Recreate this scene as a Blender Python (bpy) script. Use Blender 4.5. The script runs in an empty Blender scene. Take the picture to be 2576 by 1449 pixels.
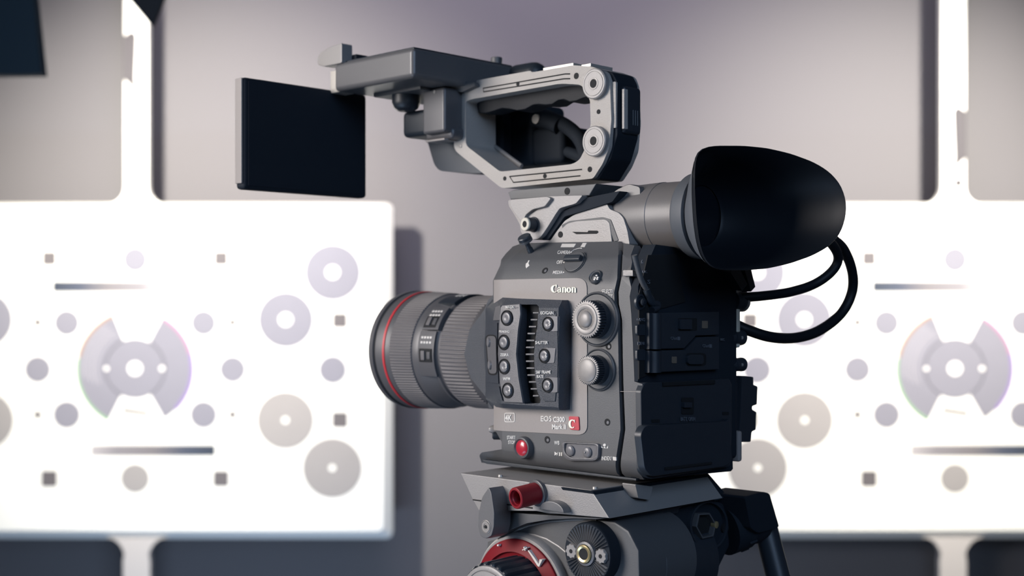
import bpy, bmesh, math, random
from mathutils import Vector, Matrix
random.seed(4)
SC = bpy.context.scene
COL = SC.collection
PI = math.pi

# ------------------------------------------------------------------ camera, world, lights, exposure
H = 1.45                      # lens height above the floor
F = 3290.0                    # focal length in pixels of the 2576 px wide frame
CX, HY = 1288.0, 770.0        # principal column, horizon row
cd = bpy.data.cameras.new('camera'); cam = bpy.data.objects.new('camera', cd); COL.objects.link(cam)
cam.location = (0, 0, H); cam.rotation_euler = (PI/2, 0, 0)
cd.sensor_width = 36.0; cd.lens = 36.0*F/2576.0
cd.shift_y = (HY-724.5)/2576.0
cd.clip_start = .05
cd.dof.use_dof = True; cd.dof.focus_distance = 1.03; cd.dof.aperture_fstop = 5.2
SC.camera = cam
W = bpy.data.worlds.new('world'); SC.world = W; W.use_nodes = True
W.node_tree.nodes['Background'].inputs[0].default_value = (.30, .42, .60, 1)
W.node_tree.nodes['Background'].inputs[1].default_value = .05

def light(name, kind, loc, target, power, color, size=.3, **kw):
    l = bpy.data.lights.new(name, kind); l.energy = power; l.color = color
    o = bpy.data.objects.new(name, l); COL.objects.link(o); o.location = loc
    o.rotation_euler = (Vector(target)-Vector(loc)).to_track_quat('-Z', 'Y').to_euler()
    if kind == 'AREA':
        l.shape = 'RECTANGLE'; l.size = size; l.size_y = kw.get('size_y', size)
        l.spread = kw.get('spread', PI)
    if kind == 'SPOT':
        l.spot_size = math.radians(kw['angle']); l.spot_blend = kw.get('blend', 1); l.shadow_soft_size = size
    return o
# one lamp in front of and above each chart, seen as the pools on the wall
light('chart_spot', 'SPOT', (-1.12, 2.50, H+1.00), (-.96, 4.1, H+.16), 540, (1, .94, .85), .07, angle=74, blend=1)
light('chart_spot', 'SPOT', (1.38, 2.50, H+1.00), (1.20, 4.1, H+.16), 540, (1, .94, .85), .07, angle=74, blend=1)
# soft key on the cinema camera from the operator's left, added unseen cool low fill
light('key_softbox', 'AREA', (-1.75, .50, H+.50), (-.05, 1.08, H+.02), 17, (1, .935, .90), .9, size_y=1.0, spread=1.8)
light('low_fill', 'AREA', (-1.0, .45, H-1.05), (0, 1.1, H), 3, (.50, .70, 1), .7, spread=2.2)
light('added_floor_fill', 'AREA', (-.7, 2.7, .12), (-.6, 4.2, .8), 13, (.55, .72, 1), 1.2, size_y=.15)  # added unseen cool light for the wall base, not a lamp of the room
light('room_fill', 'AREA', (.8, -1.6, H+1.3), (.3, 1.6, H), 42, (.48, .68, 1), 1.6)  # added unseen cool fill from behind the lens
light('added_ceiling_fill', 'AREA', (.05, 2.3, 3.12), (.05, 4.2, 2.55), 22, (.92, .82, 1), 1.4, size_y=.4, spread=1.5)  # added unseen light that brightens the upper middle of the wall
SC.view_settings.view_transform = 'Standard'; SC.view_settings.look = 'None'
SC.view_settings.exposure = 0.0; SC.view_settings.gamma = 1.0
SC.view_settings.use_curve_mapping = False

# ------------------------------------------------------------------ materials
def mat(name, col, rough=.5, metal=0, bump=0, scale=300, vary=.06, spec=.5, coat=0):
    m = bpy.data.materials.new(name); m.use_nodes = True
    nt = m.node_tree; b = nt.nodes['Principled BSDF']
    b.inputs['Roughness'].default_value = rough; b.inputs['Metallic'].default_value = metal
    b.inputs['Specular IOR Level'].default_value = spec
    b.inputs['Coat Weight'].default_value = coat
    tc = nt.nodes.new('ShaderNodeTexCoord'); nz = nt.nodes.new('ShaderNodeTexNoise')
    nz.inputs['Scale'].default_value = scale; nz.inputs['Detail'].default_value = 3
    nt.links.new(tc.outputs['Object'], nz.inputs['Vector'])
    mx = nt.nodes.new('ShaderNodeMix'); mx.data_type = 'RGBA'
    mx.inputs[6].default_value = (*[c*(1-vary) for c in col], 1)
    mx.inputs[7].default_value = (*[min(1, c*(1+vary)) for c in col], 1)
    nt.links.new(nz.outputs['Fac'], mx.inputs[0]); nt.links.new(mx.outputs[2], b.inputs['Base Color'])
    if bump:
        bp = nt.nodes.new('ShaderNodeBump'); bp.inputs['Strength'].default_value = bump
        bp.inputs['Distance'].default_value = .0006
        nt.links.new(nz.outputs['Fac'], bp.inputs['Height']); nt.links.new(bp.outputs[0], b.inputs['Normal'])
    return m
M = dict(
 body=mat('charcoal_paint', (.080, .083, .089), .48, bump=.12, scale=900),
 black=mat('black_plastic', (.020, .027, .037), .42, bump=.08, scale=900),
 matte=mat('matte_black', (.012, .017, .025), .75, bump=.05, scale=600, spec=.2),
 pitch=mat('recess_black', (.004, .005, .007), .8),
 rubber=mat('black_rubber', (.006, .0085, .013), .50, bump=.03, scale=400, spec=.25),
 skirt=mat('grey_rubber', (.075, .085, .10), .55, bump=.04, scale=500),
 plate=mat('grey_enamel', (.262, .240, .230), .5, bump=.04, scale=900),
 grip=mat('textured_black', (.040, .047, .060), .38, bump=.9, scale=1500, vary=.2, coat=.05),
 strip=mat('satin_grey_plastic', (.12, .12, .128), .33, bump=.3, scale=1500),
 metal=mat('speckled_metal', (.40, .375, .35), .42, metal=.05, bump=.9, scale=1400, vary=.25),
 alu=mat('painted_aluminium', (.26, .25, .245), .42, metal=.1, bump=.25, scale=900),
 tube=mat('satin_tube', (.130, .124, .124), .38, bump=.06, scale=700),
 bright=mat('brushed_steel', (.50, .48, .45), .35, metal=.5),
 brass=mat('brass', (.75, .62, .34), .3, metal=.8),
 lens=mat('lens_barrel', (.085, .085, .092), .38, bump=.1, scale=900),
 ribs=mat('ribbed_rubber', (.115, .11, .115), .55),
 red=mat('red_band', (.50, .035, .045), .4),
 redk=mat('red_anodised', (.22, .008, .016), .45, metal=.1),
 armgrey=mat('satin_arm_grey', (.10, .10, .105), .36, bump=.1, scale=900),
 gripdark=mat('handle_grip_black', (.012, .014, .018), .6, bump=.3, scale=900, spec=.25),
 lever=mat('dark_painted_lever', (.12, .12, .125), .4, bump=.1, scale=900),
 reddark=mat('dark_red_ring', (.17, .006, .012), .5, spec=.2),
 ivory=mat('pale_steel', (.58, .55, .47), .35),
 redb=mat('red_button', (.42, .02, .04), .25, coat=.5),
 badge=mat('red_badge', (.48, .05, .07), .4),
 ink=mat('white_ink', (.62, .60, .57), .6), logo=mat('cream_ink', (.80, .79, .67), .5),
 dimink=mat('grey_ink', (.10, .11, .13), .6),
 knob=mat('satin_knob', (.27, .255, .245), .4, metal=.1),
 btn=mat('grey_button', (.15, .15, .16), .3),
 led=mat('amber_window', (.16, .13, .10), .4),
 glass=mat('dark_glass', (.006, .008, .012), .12),
 wall=mat('grey_wall_paint', (.138, .133, .138), .85, bump=.3, scale=60, vary=.01, spec=.2),
 floor=mat('dark_floor', (.06, .065, .08), .6, scale=8, vary=.1),
 white=mat('white_enamel', (.90, .89, .83), .5, vary=.01),
 white_dim=mat('dimmed_white', (.50, .47, .45), .55, vary=.02),  # white of the post darkened in colour for the weaker light below
 disclow=mat('warm_grey_print_lamp_offset', (.285, .270, .265), .7, vary=.03, scale=20, spec=.2),  # lower discs: lighter colour offsets the weaker lamp light there
 disc=mat('lavender_print_lamp_offset', (.200, .198, .232), .7, vary=.03, scale=20, spec=.2),  # lavender print, darkened to offset the stronger lamp light on these discs
 disc2=mat('grey_print', (.12, .11, .115), .7, vary=.05, scale=20, spec=.2),
 post=mat('post_dark_grey', (.075, .07, .075), .7, spec=.2),
 palearc=mat('pale_arc_print', (.36, .35, .38), .7, spec=.2),
)
for n, c in (('orange', (.30, .20, .15)), ('green', (.22, .38, .22)), ('violet', (.22, .16, .36)), ('pink', (.34, .17, .27)), ('redmark', (.45, .12, .10))):
    M[n] = mat(n+'_print', c, .7, spec=.2)

# ------------------------------------------------------------------ frames
EX = Vector((-.7174, .6967, 0)); EY = Vector((-.6967, -.7174, 0)); K = Vector((.0948, 1.0, 0))
ANG = math.atan2(EX.y, EX.x)
def ray(px, py):   # in rig axes, from the lens: origin and direction
    d = Vector(((px-CX)/F, 1, (HY-py)/F))
    return Vector((-K.dot(EX), -K.dot(EY), 0)), Vector((d.dot(EX), d.dot(EY), d.z))
def onplane(px, py, co, no):
    o, d = ray(px, py); co = Vector(co); no = Vector(no)
    return o + d*((co-o).dot(no)/d.dot(no))
def S(px, py, y=0.0): p = onplane(px, py, (0, y, 0), (0, 1, 0)); return p.x, p.z      # side plane
def R(px, py, x=0.0): p = onplane(px, py, (x, 0, 0), (1, 0, 0)); return p.y, p.z      # rear plane
def SS(px, py, surf):
    y = .06; prev = y       # march inwards from outside the skin, then bisect
    while y > -.13:
        x, z = S(px, py, y)
        if surf(x, z) >= y: break
        prev = y; y -= .0015
    a, b = prev, y
    for _ in range(18):
        m = (a+b)/2; x, z = S(px, py, m)
        if surf(x, z) >= m: b = m
        else: a = m
    return S(px, py, b)
def depth(p): return 1.0 + .6967*p[0] - .7174*p[1]
def rm(rpx, p): return rpx*depth(p)/F

# ------------------------------------------------------------------ object helpers
ZB = {}
def thing(name, label, cat, loc, rz=0, group=None):
    o = bpy.data.objects.new(name, None); COL.objects.link(o); o.location = loc; o.rotation_euler = (0, 0, rz)
    o.empty_display_size = .05
    o['label'] = label; o['category'] = cat
    if group: o['group'] = group
    return o
def finish(name, bm, m, parent=None, zb=None, label=None, sharp=38, wn=True, kind=None):
    if zb is None:
        r = parent
        while r is not None and r.parent is not None: r = r.parent
        zb = ZB.get(r.name, 0) if r is not None else 0
    bmesh.ops.recalc_face_normals(bm, faces=bm.faces)
    if zb: bmesh.ops.translate(bm, verts=bm.verts, vec=(0, 0, -zb))
    me = bpy.data.meshes.new(name); bm.to_mesh(me); bm.free()
    me.materials.append(M[m] if isinstance(m, str) else m)
    for p in me.polygons: p.use_smooth = True
    me.set_sharp_from_angle(angle=math.radians(sharp))
    o = bpy.data.objects.new(name, me); COL.objects.link(o)
    if parent is not None: o.parent = parent
    if wn:
        w = o.modifiers.new('wn', 'WEIGHTED_NORMAL'); w.keep_sharp = True
    if label: o['label'] = label
    if kind: o['kind'] = kind
    return o
def bevel_edges(bm, w, seg=2, ang=.5, flt=None):
    if w <= 0: return
    es = [e for e in bm.edges if len(e.link_faces) == 2 and e.calc_face_angle(0) > ang and (flt is None or flt(e))]
    if es: bmesh.ops.bevel(bm, geom=es, offset=w, segments=seg, profile=.5, affect='EDGES', clamp_overlap=True)
def flat(loops, cuts=()):
    bm = bmesh.new(); es = []
    for k, lp in enumerate(loops):
        vs = [bm.verts.new((p[0], 0, p[1])) for p in lp]
        if len(loops) == 1:
            f = bm.faces.new(vs)
            bm.normal_update()
            if cuts: bmesh.ops.triangulate(bm, faces=[f])
        else:
            for i in range(len(vs)): es.append(bm.edges.new((vs[i], vs[(i+1) % len(vs)])))
    if len(loops) > 1: bmesh.ops.triangle_fill(bm, use_beauty=True, edges=es)
    for co, no in cuts:
        bmesh.ops.bisect_plane(bm, geom=bm.verts[:]+bm.edges[:]+bm.faces[:], plane_co=co, plane_no=no, dist=1e-6)
    return bm
def solid(bm, y0, y1, bev=.0008, seg=2):
    """front sheet at y0(x,z), back sheet at y1(x,z), closed round the outline"""
    f0 = y0 if callable(y0) else (lambda x, z: y0); f1 = y1 if callable(y1) else (lambda x, z: y1)
    out = bmesh.new(); a = {}; b = {}
    bm.verts.ensure_lookup_table()
    for v in bm.verts:
        a[v] = out.verts.new((v.co.x, f0(v.co.x, v.co.z), v.co.z)); b[v] = out.verts.new((v.co.x, f1(v.co.x, v.co.z), v.co.z))
    for f in bm.faces:
        out.faces.new([a[v] for v in f.verts]); out.faces.new([b[v] for v in reversed(f.verts)])
    for e in bm.edges:
        if len(e.link_faces) == 1: out.faces.new([a[e.verts[0]], a[e.verts[1]], b[e.verts[1]], b[e.verts[0]]])
    front = set(a.values()); bm.free()
    bmesh.ops.recalc_face_normals(out, faces=out.faces)
    bevel_edges(out, bev, seg, .6, lambda e: e.verts[0] in front and e.verts[1] in front)
    return out
def rounded(pts, radii, n=5):
    """round polygon corners, radii scalar or list (same unit as pts)"""
    out = []; N = len(pts)
    for i, p in enumerate(pts):
        r = radii[i] if isinstance(radii, (list, tuple)) else radii
        p = Vector(p); a = Vector(pts[i-1]); c = Vector(pts[(i+1) % N])
        if r <= 0: out.append(tuple(p)); continue
        da = (a-p); dc = (c-p); t = min(r, da.length*.45, dc.length*.45)
        s = p+da.normalized()*t; e = p+dc.normalized()*t
        for k in range(n+1):
            q = k/n; out.append(tuple(s*(1-q)**2+p*2*q*(1-q)+e*q*q))
    return out
def relief(name, pxpoly, surf, back, m, parent, holes=(), zc=(), xc=(), bev=.0008, lift=0.0, raw=False, **kw):
    """outline read on the side view, given true depth: front follows surf, sides go back to 'back'"""
    sf = surf if callable(surf) else (lambda x, z: surf)
    s2 = lambda x, z: sf(x, z)+lift
    loops = [[SS(px, py, s2) for px, py in lp] for lp in [pxpoly]+list(holes)]
    bm = flat(loops, [((0, 0, z), (0, 0, 1)) for z in zc]+[((x, 0, 0), (1, 0, 0)) for x in xc])
    bk = back if callable(back) or back is None else (lambda x, z: back)
    if back is None: bk = lambda x, z: s2(x, z)-max(lift, .0004)-.0006
    return finish(name, solid(bm, s2, bk, bev), m, parent, **kw)
def relief_rot(pts, y0, y1, bev=.0010):
    return solid(flat([rounded(pts, .002, 3)]), y0, y1, bev)
def rearpiece(name, pxpoly, x0, x1, m, parent, holes=(), bev=.0008, clamp=False, **kw):
    """outline read on the rear plane x=x0, solid to x1"""
    loops = [[R(px, py, x0) for px, py in lp] for lp in [pxpoly]+list(holes)]
    bm = solid(flat(loops), x0, x1, bev)
    # flat() uses (x,z); here the first coordinate is y
    for v in bm.verts:
        y, z = v.co.x, v.co.z
        if clamp: y = min(y, sb(0, z)-.0012)
        v.co = Vector((v.co.y, y, z))
    return finish(name, bm, m, parent, **kw)
def lathe(prof, org, axis, n=48, teeth=0, depthr=0.0, duty=2, cap=True, bm=None, a0=0):
    """prof rows: (height, radius[, toothed])"""
    bm = bm or bmesh.new()
    Q = Vector((0, 0, 1)).rotation_difference(Vector(axis).normalized()).to_matrix()
    N = teeth*4 if teeth else n; rings = []
    for row in prof:
        h, r = row[0], row[1]; t = row[2] if len(row) > 2 else 0
        ring = []
        for i in range(N):
            a = 2*PI*i/N+a0
            rr = r-(depthr if (t and i % 4 >= duty) else 0)
            ring.append(bm.verts.new(Vector(org)+Q @ Vector((rr*math.cos(a), rr*math.sin(a), h))))
        rings.append(ring)
    for A, B in zip(rings, rings[1:]):
        for i in range(N): bm.faces.new((A[i], A[(i+1) % N], B[(i+1) % N], B[i]))
    if cap:
        bm.faces.new(rings[0][::-1]); bm.faces.new(rings[-1])
    return bm
def box(x0, x1, y0, y1, z0, z1, bev=.001, seg=2, bm=None):
    b = bmesh.new()
    bmesh.ops.create_cube(b, size=1)
    for v in b.verts:
        v.co = Vector((x0 if v.co.x < 0 else x1, y0 if v.co.y < 0 else y1, z0 if v.co.z < 0 else z1))
    bevel_edges(b, bev, seg)
    if bm is not None:
        me = bpy.data.meshes.new('t'); b.to_mesh(me); bm.from_mesh(me); bpy.data.meshes.remove(me); b.free(); return bm
    return b
def sbox(px0, py0, px1, py1, y0, y1, bev=.001, seg=2):
    xa, za = S(px0, (py0+py1)/2, y0); xb, zb_ = S(px1, (py0+py1)/2, y0)
    xm, z1 = S((px0+px1)/2, py0, y0); xm, z0 = S((px0+px1)/2, py1, y0)
    return box(min(xa, xb), max(xa, xb), min(y0, y1), max(y0, y1), z0, z1, bev, seg)
def spline(pts, n=10):
    P = [Vector(p) for p in pts]; P = [P[0]*2-P[1]]+P+[P[-1]*2-P[-2]]; out = []
    for i in range(1, len(P)-2):
        for k in range(n):
            t = k/n
            out.append(.5*((2*P[i])+(-P[i-1]+P[i+1])*t+(2*P[i-1]-5*P[i]+4*P[i+1]-P[i+2])*t*t+(-P[i-1]+3*P[i]-3*P[i+1]+P[i+2])*t**3))
    out.append(P[-2]); return out
def tube(pts, r, n=12, bm=None):
    bm = bm or bmesh.new(); rings = []; up = None
    for i, p in enumerate(pts):
        t = (pts[min(i+1, len(pts)-1)]-pts[max(i-1, 0)]).normalized()
        if up is None: up = t.orthogonal().normalized()
        up = (up-t*up.dot(t)).normalized(); s = t.cross(up)
        rr = r[i] if isinstance(r, (list, tuple)) else r
        rings.append([bm.verts.new(p+(up*math.cos(2*PI*k/n)+s*math.sin(2*PI*k/n))*rr) for k in range(n)])
    for A, B in zip(rings, rings[1:]):
        for i in range(n): bm.faces.new((A[i], A[(i+1) % n], B[(i+1) % n], B[i]))
    bm.faces.new(rings[0][::-1]); bm.faces.new(rings[-1]); return bm
def pxtube(pts, r, surf, lift=0, n=6):
    sf = surf if callable(surf) else (lambda x, z: surf)
    P = []
    for px, py in pts:
        x, z = SS(px, py, sf); P.append(Vector((x, sf(x, z)+lift, z)))
    return tube(P, r, n)
def ell(cx, cy, rx, ry=None, n=28, a0=0, a1=2*PI):
    ry = ry or rx
    return [(cx+rx*math.cos(a0+(a1-a0)*i/n), cy+ry*math.sin(a0+(a1-a0)*i/n)) for i in range(n+(0 if a1-a0 > 6.28 else 1))]
def rrect(x0, y0, x1, y1, r=4): return rounded([(x0, y0), (x1, y0), (x1, y1), (x0, y1)], r)

def glyph_mesh(s, shear=0.0, bold=0.0):
    cu = bpy.data.curves.new('t', 'FONT'); cu.body = s; cu.shear = shear; cu.resolution_u = 3; cu.offset = bold
    o = bpy.data.objects.new('t', cu); COL.objects.link(o)
    bpy.context.view_layer.update()
    me = bpy.data.meshes.new_from_object(o); bm = bmesh.new(); bm.from_mesh(me)
    bpy.data.objects.remove(o); bpy.data.curves.remove(cu); bpy.data.meshes.remove(me)
    return bm
def lettering(s, px0, py0, px1, py1, surf, m, parent, lift=.0004, shear=0, bold=.012, rear=None, vertical=False, name='lettering', bm=None):
    """text filling the rectangle px0..px1, py0..py1 of the side (or rear) face"""
    bm = bm or glyph_mesh(s, shear, bold)
    xs = [v.co.x for v in bm.verts]; ys = [v.co.y for v in bm.verts]
    a, b, c, d = min(xs), max(xs), min(ys), max(ys)
    for v in bm.verts:
        u = (v.co.x-a)/(b-a); w = (v.co.y-c)/(d-c)
        if vertical: u, w = 1-w, u
        px = px0+u*(px1-px0); py = py1+w*(py0-py1)
        if rear is not None:
            y, z = R(px, py, rear); v.co = Vector((rear-lift, y, z))
        else:
            sf = surf if callable(surf) else (lambda x, z: surf)
            x, z = SS(px, py, sf); v.co = Vector((x, sf(x, z)+lift, z))
    g = bmesh.ops.extrude_face_region(bm, geom=bm.faces[:])
    off = Vector((.0005, 0, 0)) if rear is not None else Vector((0, -.0005, 0))
    bmesh.ops.translate(bm, verts=[e for e in g['geom'] if isinstance(e, bmesh.types.BMVert)], vec=off)
    return finish(name, bm, m, parent, wn=False)
def strokes(paths):
    """paths: list of (points, widths) -> flat bmesh in xy"""
    bm = bmesh.new()
    for pts, ws in paths:
        P = [Vector((p[0], p[1])) for p in pts]; L = []; Rr = []
        for i, p in enumerate(P):
            t = (P[min(i+1, len(P)-1)]-P[max(i-1, 0)]).normalized(); nn = Vector((-t.y, t.x))
            w = (ws[i] if isinstance(ws, (list, tuple)) else ws)/2
            L.append(bm.verts.new((*(p+nn*w), 0))); Rr.append(bm.verts.new((*(p-nn*w), 0)))
        for i in range(len(P)-1): bm.faces.new((L[i], Rr[i], Rr[i+1], L[i+1]))
    return bm

# ================================================================== THE ROOM
def struct(name, bm, m):
    o = finish(name, bm, m, None, zb=0, wn=False); o['kind'] = 'structure'; return o
YW = 4.2
struct('floor', box(-4, 4, -3, YW+.1, -.1, 0, 0), 'floor')
struct('ceiling', box(-4, 4, -3, YW+.1, 3.2, 3.3, 0), 'wall')
struct('wall_back', box(-4, 4, YW, YW+.1, 0, 3.2, 0), 'wall')
struct('wall_left', box(-4.1, -4, -3, YW, 0, 3.2, 0), 'wall')
struct('wall_right', box(4, 4.1, -3, YW, 0, 3.2, 0), 'wall')
struct('wall_front', box(-4, 4, -3.1, -3, 0, 3.2, 0), 'wall')
struct('baseboard_back', box(-4, 4, YW-.015, YW, 0, .09, .003), 'floor')

# ================================================================== TEST CHARTS ON POSTS
YP = 4.0; MP = YP/F
def chart(cx, label, mirror, post_x):
    """board origin = centre of the board, x right, z up, front at y=0 (towards the lens)"""
    root = thing('test_chart_stand', label, 'test chart', ((cx-CX)*MP, YP, 0), 0, 'white test charts on posts')
    zc = H+(HY-927)*MP
    s = MP
    def P(u, v): return (u*s, -v*s+zc)             # picture-style offsets of the design drawing
    hw, ht, hb = 645, -418, 432
    # board with a chamfered frame
    bm = bmesh.new()
    outer = rounded([P(-hw, ht), P(hw, ht), P(hw, hb), P(-hw, hb)], 18*s, 4)
    inn = rounded([P(-hw+22, ht+8), P(hw-22, ht+8), P(hw-22, hb-24), P(-hw+22, hb-24)], 14*s, 4)
    rings = []
    for pts, y in ((inn, .0), (outer, .030), (outer, .055)):
        rings.append([bm.verts.new((p[0], y, p[1])) for p in pts])
    for A, B in zip(rings, rings[1:]):
        n = len(A)
        for i in range(n): bm.faces.new((A[i], A[(i+1) % n], B[(i+1) % n], B[i]))
    bm.faces.new(rings[0]); bm.faces.new(rings[-1][::-1])
    finish('board', bm, 'white', root, zb=0, wn=False)
    # post above with flared foot, post below with flared neck
    pw = 30
    up = [(-pw, ht-700)]
    up += [(-pw, ht-40)]+[(-pw-45*(1-math.cos(a)), ht-40+44*math.sin(a)) for a in [PI/2*k/8 for k in range(1, 9)]]
    prof = [P(*p) for p in up+[(-u, v) for u, v in reversed(up)]]
    finish('upper_post', solid(flat([prof]), .012, .045, .003), 'white', root, zb=0)
    dn = [(-pw-45*(1-math.cos(a)), hb+50-54*math.sin(a)) for a in [PI/2*k/8 for k in range(8, 0, -1)]]+[(-pw-4, hb+50), (-pw-4, hb+640)]
    zf = [(u, v) for u, v in dn]
    prof = [P(*p) for p in zf+[(-u, v) for u, v in reversed(zf)]]
    prof = [(x, max(z, .02)) for x, z in prof]
    finish('lower_post', solid(flat([prof]), .014, .045, .003), 'white_dim', root, zb=0)
    finish('foot_plate', box(-.25, .25, -.18, .14, 0, .02, .004), 'white_dim', root, zb=0)
    # dark plate standing in for the see-through notch in the post
    v0, v1 = (-845, -708) if not mirror else (-655, -510)
    sd = 1 if mirror else -1
    bm = flat([[P(*p) for p in rounded([(sd*pw*1.05, v0+8), (sd*10, v0-6), (sd*-1, v0+4), (sd*3, v1-20), (sd*-1, v1+4), (sd*8, v1), (sd*pw*1.05, v1-22)], 4)]])
    finish('post_notch_plate', solid(bm, .006, .014, .001), 'post', root, zb=0, label='dark grey plate standing in for a see-through notch in the post')
    if mirror:
        finish('post_screw', solid(flat([[P(*p) for p in ell(12, -468, 11)]]), .006, .014, .001), 'post', root, zb=0)
    def pr(name, pts, m, y=-.0012, lb=None):
        return finish(name, solid(flat([[P(*p) for p in pts]]), y, .001, 0), m, root, zb=0, wn=False, label=lb)
    for sg in (1, -1):
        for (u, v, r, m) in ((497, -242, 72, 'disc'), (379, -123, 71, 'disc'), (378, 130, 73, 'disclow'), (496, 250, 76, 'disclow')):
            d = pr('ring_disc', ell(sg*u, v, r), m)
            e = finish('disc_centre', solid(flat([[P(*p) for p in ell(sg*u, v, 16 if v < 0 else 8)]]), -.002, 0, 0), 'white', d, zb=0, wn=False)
        for (u, v, r) in ((172, -115, 33), (172, 116, 35), (245, 2, 34), (497, 3, 36)):
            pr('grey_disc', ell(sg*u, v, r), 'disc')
        for (u, v, q) in ((216, -277, 18), (216, 277, 20), (515, -121, 19), (515, 129, 20)):
            pr('grey_square', rrect(sg*u-q, v-q, sg*u+q, v+q, 5), 'disc2')
        for v in (-116, 116):
            pr('small_diamond', [(sg*245-13, v), (sg*245, v-13), (sg*245+13, v), (sg*245, v+13)], 'disc2')
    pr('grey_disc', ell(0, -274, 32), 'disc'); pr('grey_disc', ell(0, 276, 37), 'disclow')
    # printed tone wedges
    for (u0, u1, v, flip) in ((-208, 70, -206, False), (-112, 202, 206, True)):
        m = bpy.data.materials.new('tone_wedge'); m.use_nodes = True; nt = m.node_tree; b = nt.nodes['Principled BSDF']
        b.inputs['Roughness'].default_value = .7
        tc = nt.nodes.new('ShaderNodeTexCoord'); sp = nt.nodes.new('ShaderNodeSeparateXYZ'); rp = nt.nodes.new('ShaderNodeValToRGB')
        nt.links.new(tc.outputs['Generated'], sp.inputs[0]); nt.links.new(sp.outputs[0], rp.inputs[0]); nt.links.new(rp.outputs[0], b.inputs['Base Color'])
        st = [(0, (.02, .03, .05, 1)), (.25, (.05, .06, .09, 1)), (.5, (.15, .14, .15, 1)), (.8, (.20, .19, .205, 1)), (1, (.36, .34, .35, 1))]
        cr = rp.color_ramp
        while len(cr.elements) < 5: cr.elements.new(.5)
        for k, (q, c) in enumerate(sorted([((1-q) if flip else q, c) for q, c in st])):
            cr.elements[k].position = q; cr.elements[k].color = c
        pr('tone_wedge', rrect(u0, v-14, u1, v+14, 2), m)
    # round colour target in the middle
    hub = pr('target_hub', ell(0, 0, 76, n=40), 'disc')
    def arc(r0, r1, a, b, m, y, par, nm):
        a, b = math.radians(a), math.radians(b); n = 24
        pts = [(r0*math.cos(a+(b-a)*i/n), -r0*math.sin(a+(b-a)*i/n)) for i in range(n+1)]+[(r1*math.cos(b-(b-a)*i/n), -r1*math.sin(b-(b-a)*i/n)) for i in range(n+1)]
        return finish(nm, solid(flat([[P(*p) for p in pts]]), y, .001, 0), m, par, zb=0, wn=False)
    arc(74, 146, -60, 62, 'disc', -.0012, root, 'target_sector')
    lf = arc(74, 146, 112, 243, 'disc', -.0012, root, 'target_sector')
    for k in range(5): arc(96+k*9, 98+k*9, 117+2*k, 205-4*k, 'palearc', -.002, lf, 'white_arc')
    arc(140, 149, 112, 168, 'orange', -.0016, root, 'coloured_rim'); arc(143, 150, 170, 243, 'green', -.0016, root, 'coloured_rim')
    arc(140, 149, 15, 60, 'pink', -.0016, root, 'coloured_rim'); arc(140, 149, -45, 15, 'violet', -.0016, root, 'coloured_rim')
    for u, r in ((0, 17), (-72, 5), (68, 6)):
        finish('white_spot', solid(flat([[P(*p) for p in ell(u, 0, r)]]), -.002, 0, 0), 'white', hub, zb=0, wn=False)
    pr('pointer_mark', [(4, -140), (9, -135), (3, -88), (-2, -82), (-6, -88), (0, -135)], 'disc2')
    pr('pointer_mark', [(-33, 102), (-30, 98), (32, 108), (36, 113), (32, 119), (-32, 110)], 'disc2')
    # row of tiny red marks, top right
    bm = bmesh.new()
    for k in range(8):
        c = P(512+k*10.5, -362); lathe([(-.001, (5.0+(k % 3)*.8)*s), (.0015, (5.0+(k % 3)*.8)*s)], (c[0], 0, c[1]), (0, 1, 0), n=10, bm=bm)
    finish('red_marking', bm, 'redmark', root, zb=0, wn=False)
    return root
chart(340, 'left white test chart on a white post, with grey discs and a round target', False, 0)
chart(2402, 'right white test chart on a white post, half hidden by the cinema camera', True, 0)

# dark lamp housing in the upper left corner and the black flag over the left post
def lamp_back():
    root = thing('studio_lamp', 'dark square studio lamp seen from behind in the upper left corner', 'lamp', (-1.13, 2.34, H+.46))
    Yd = 2.34
    def W(px, py): return ((px-CX)/F*Yd+1.13, (HY-py)/F*Yd-.46)
    pts = [W(-230, 190), W(104, 186), W(83, -10), (W(60, 0)[0], W(0, -330)[1]), (W(-230, 0)[0], W(0, -330)[1])]
    b = solid(flat([pts]), 0, .03, .003); finish('lamp_housing', b, mat('slate_lamp_paint', (.020, .040, .062), .8, spec=.15), root, zb=0)
    b = solid(flat([[W(-200, 160), W(70, 158), W(55, -20), W(40, -300), W(-200, -300)]]), .03, .034, .0005)
    finish('diffuser', b, 'white_dim', root, zb=0)
    finish('yoke', box(-.03, .0, .03, .06, .37, 3.2-(H+.46), .003), 'matte', root, zb=0)
lamp_back()
def flag():
    Yd = 2.2
    root = thing('black_flag', 'black pointed light flag hanging in front of the left chart post', 'flag', (-.60, Yd, H+.47))
    def W(px, py): return ((px-CX)/F*Yd+.60, (HY-py)/F*Yd-.47)
    pts = [W(383, 66), W(320, -10), W(250, -240), W(520, -240), W(414, -10)]
    finish('flag_panel', solid(flat([pts]), 0, .012, .002), 'matte', root, zb=0)
    finish('flag_rod', lathe([(0, .01), (3.2-(H+.47)-.20, .01)], (-.0, .006, .20), (0, 0, 1), n=16), 'matte', root, zb=0)
flag()

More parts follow.
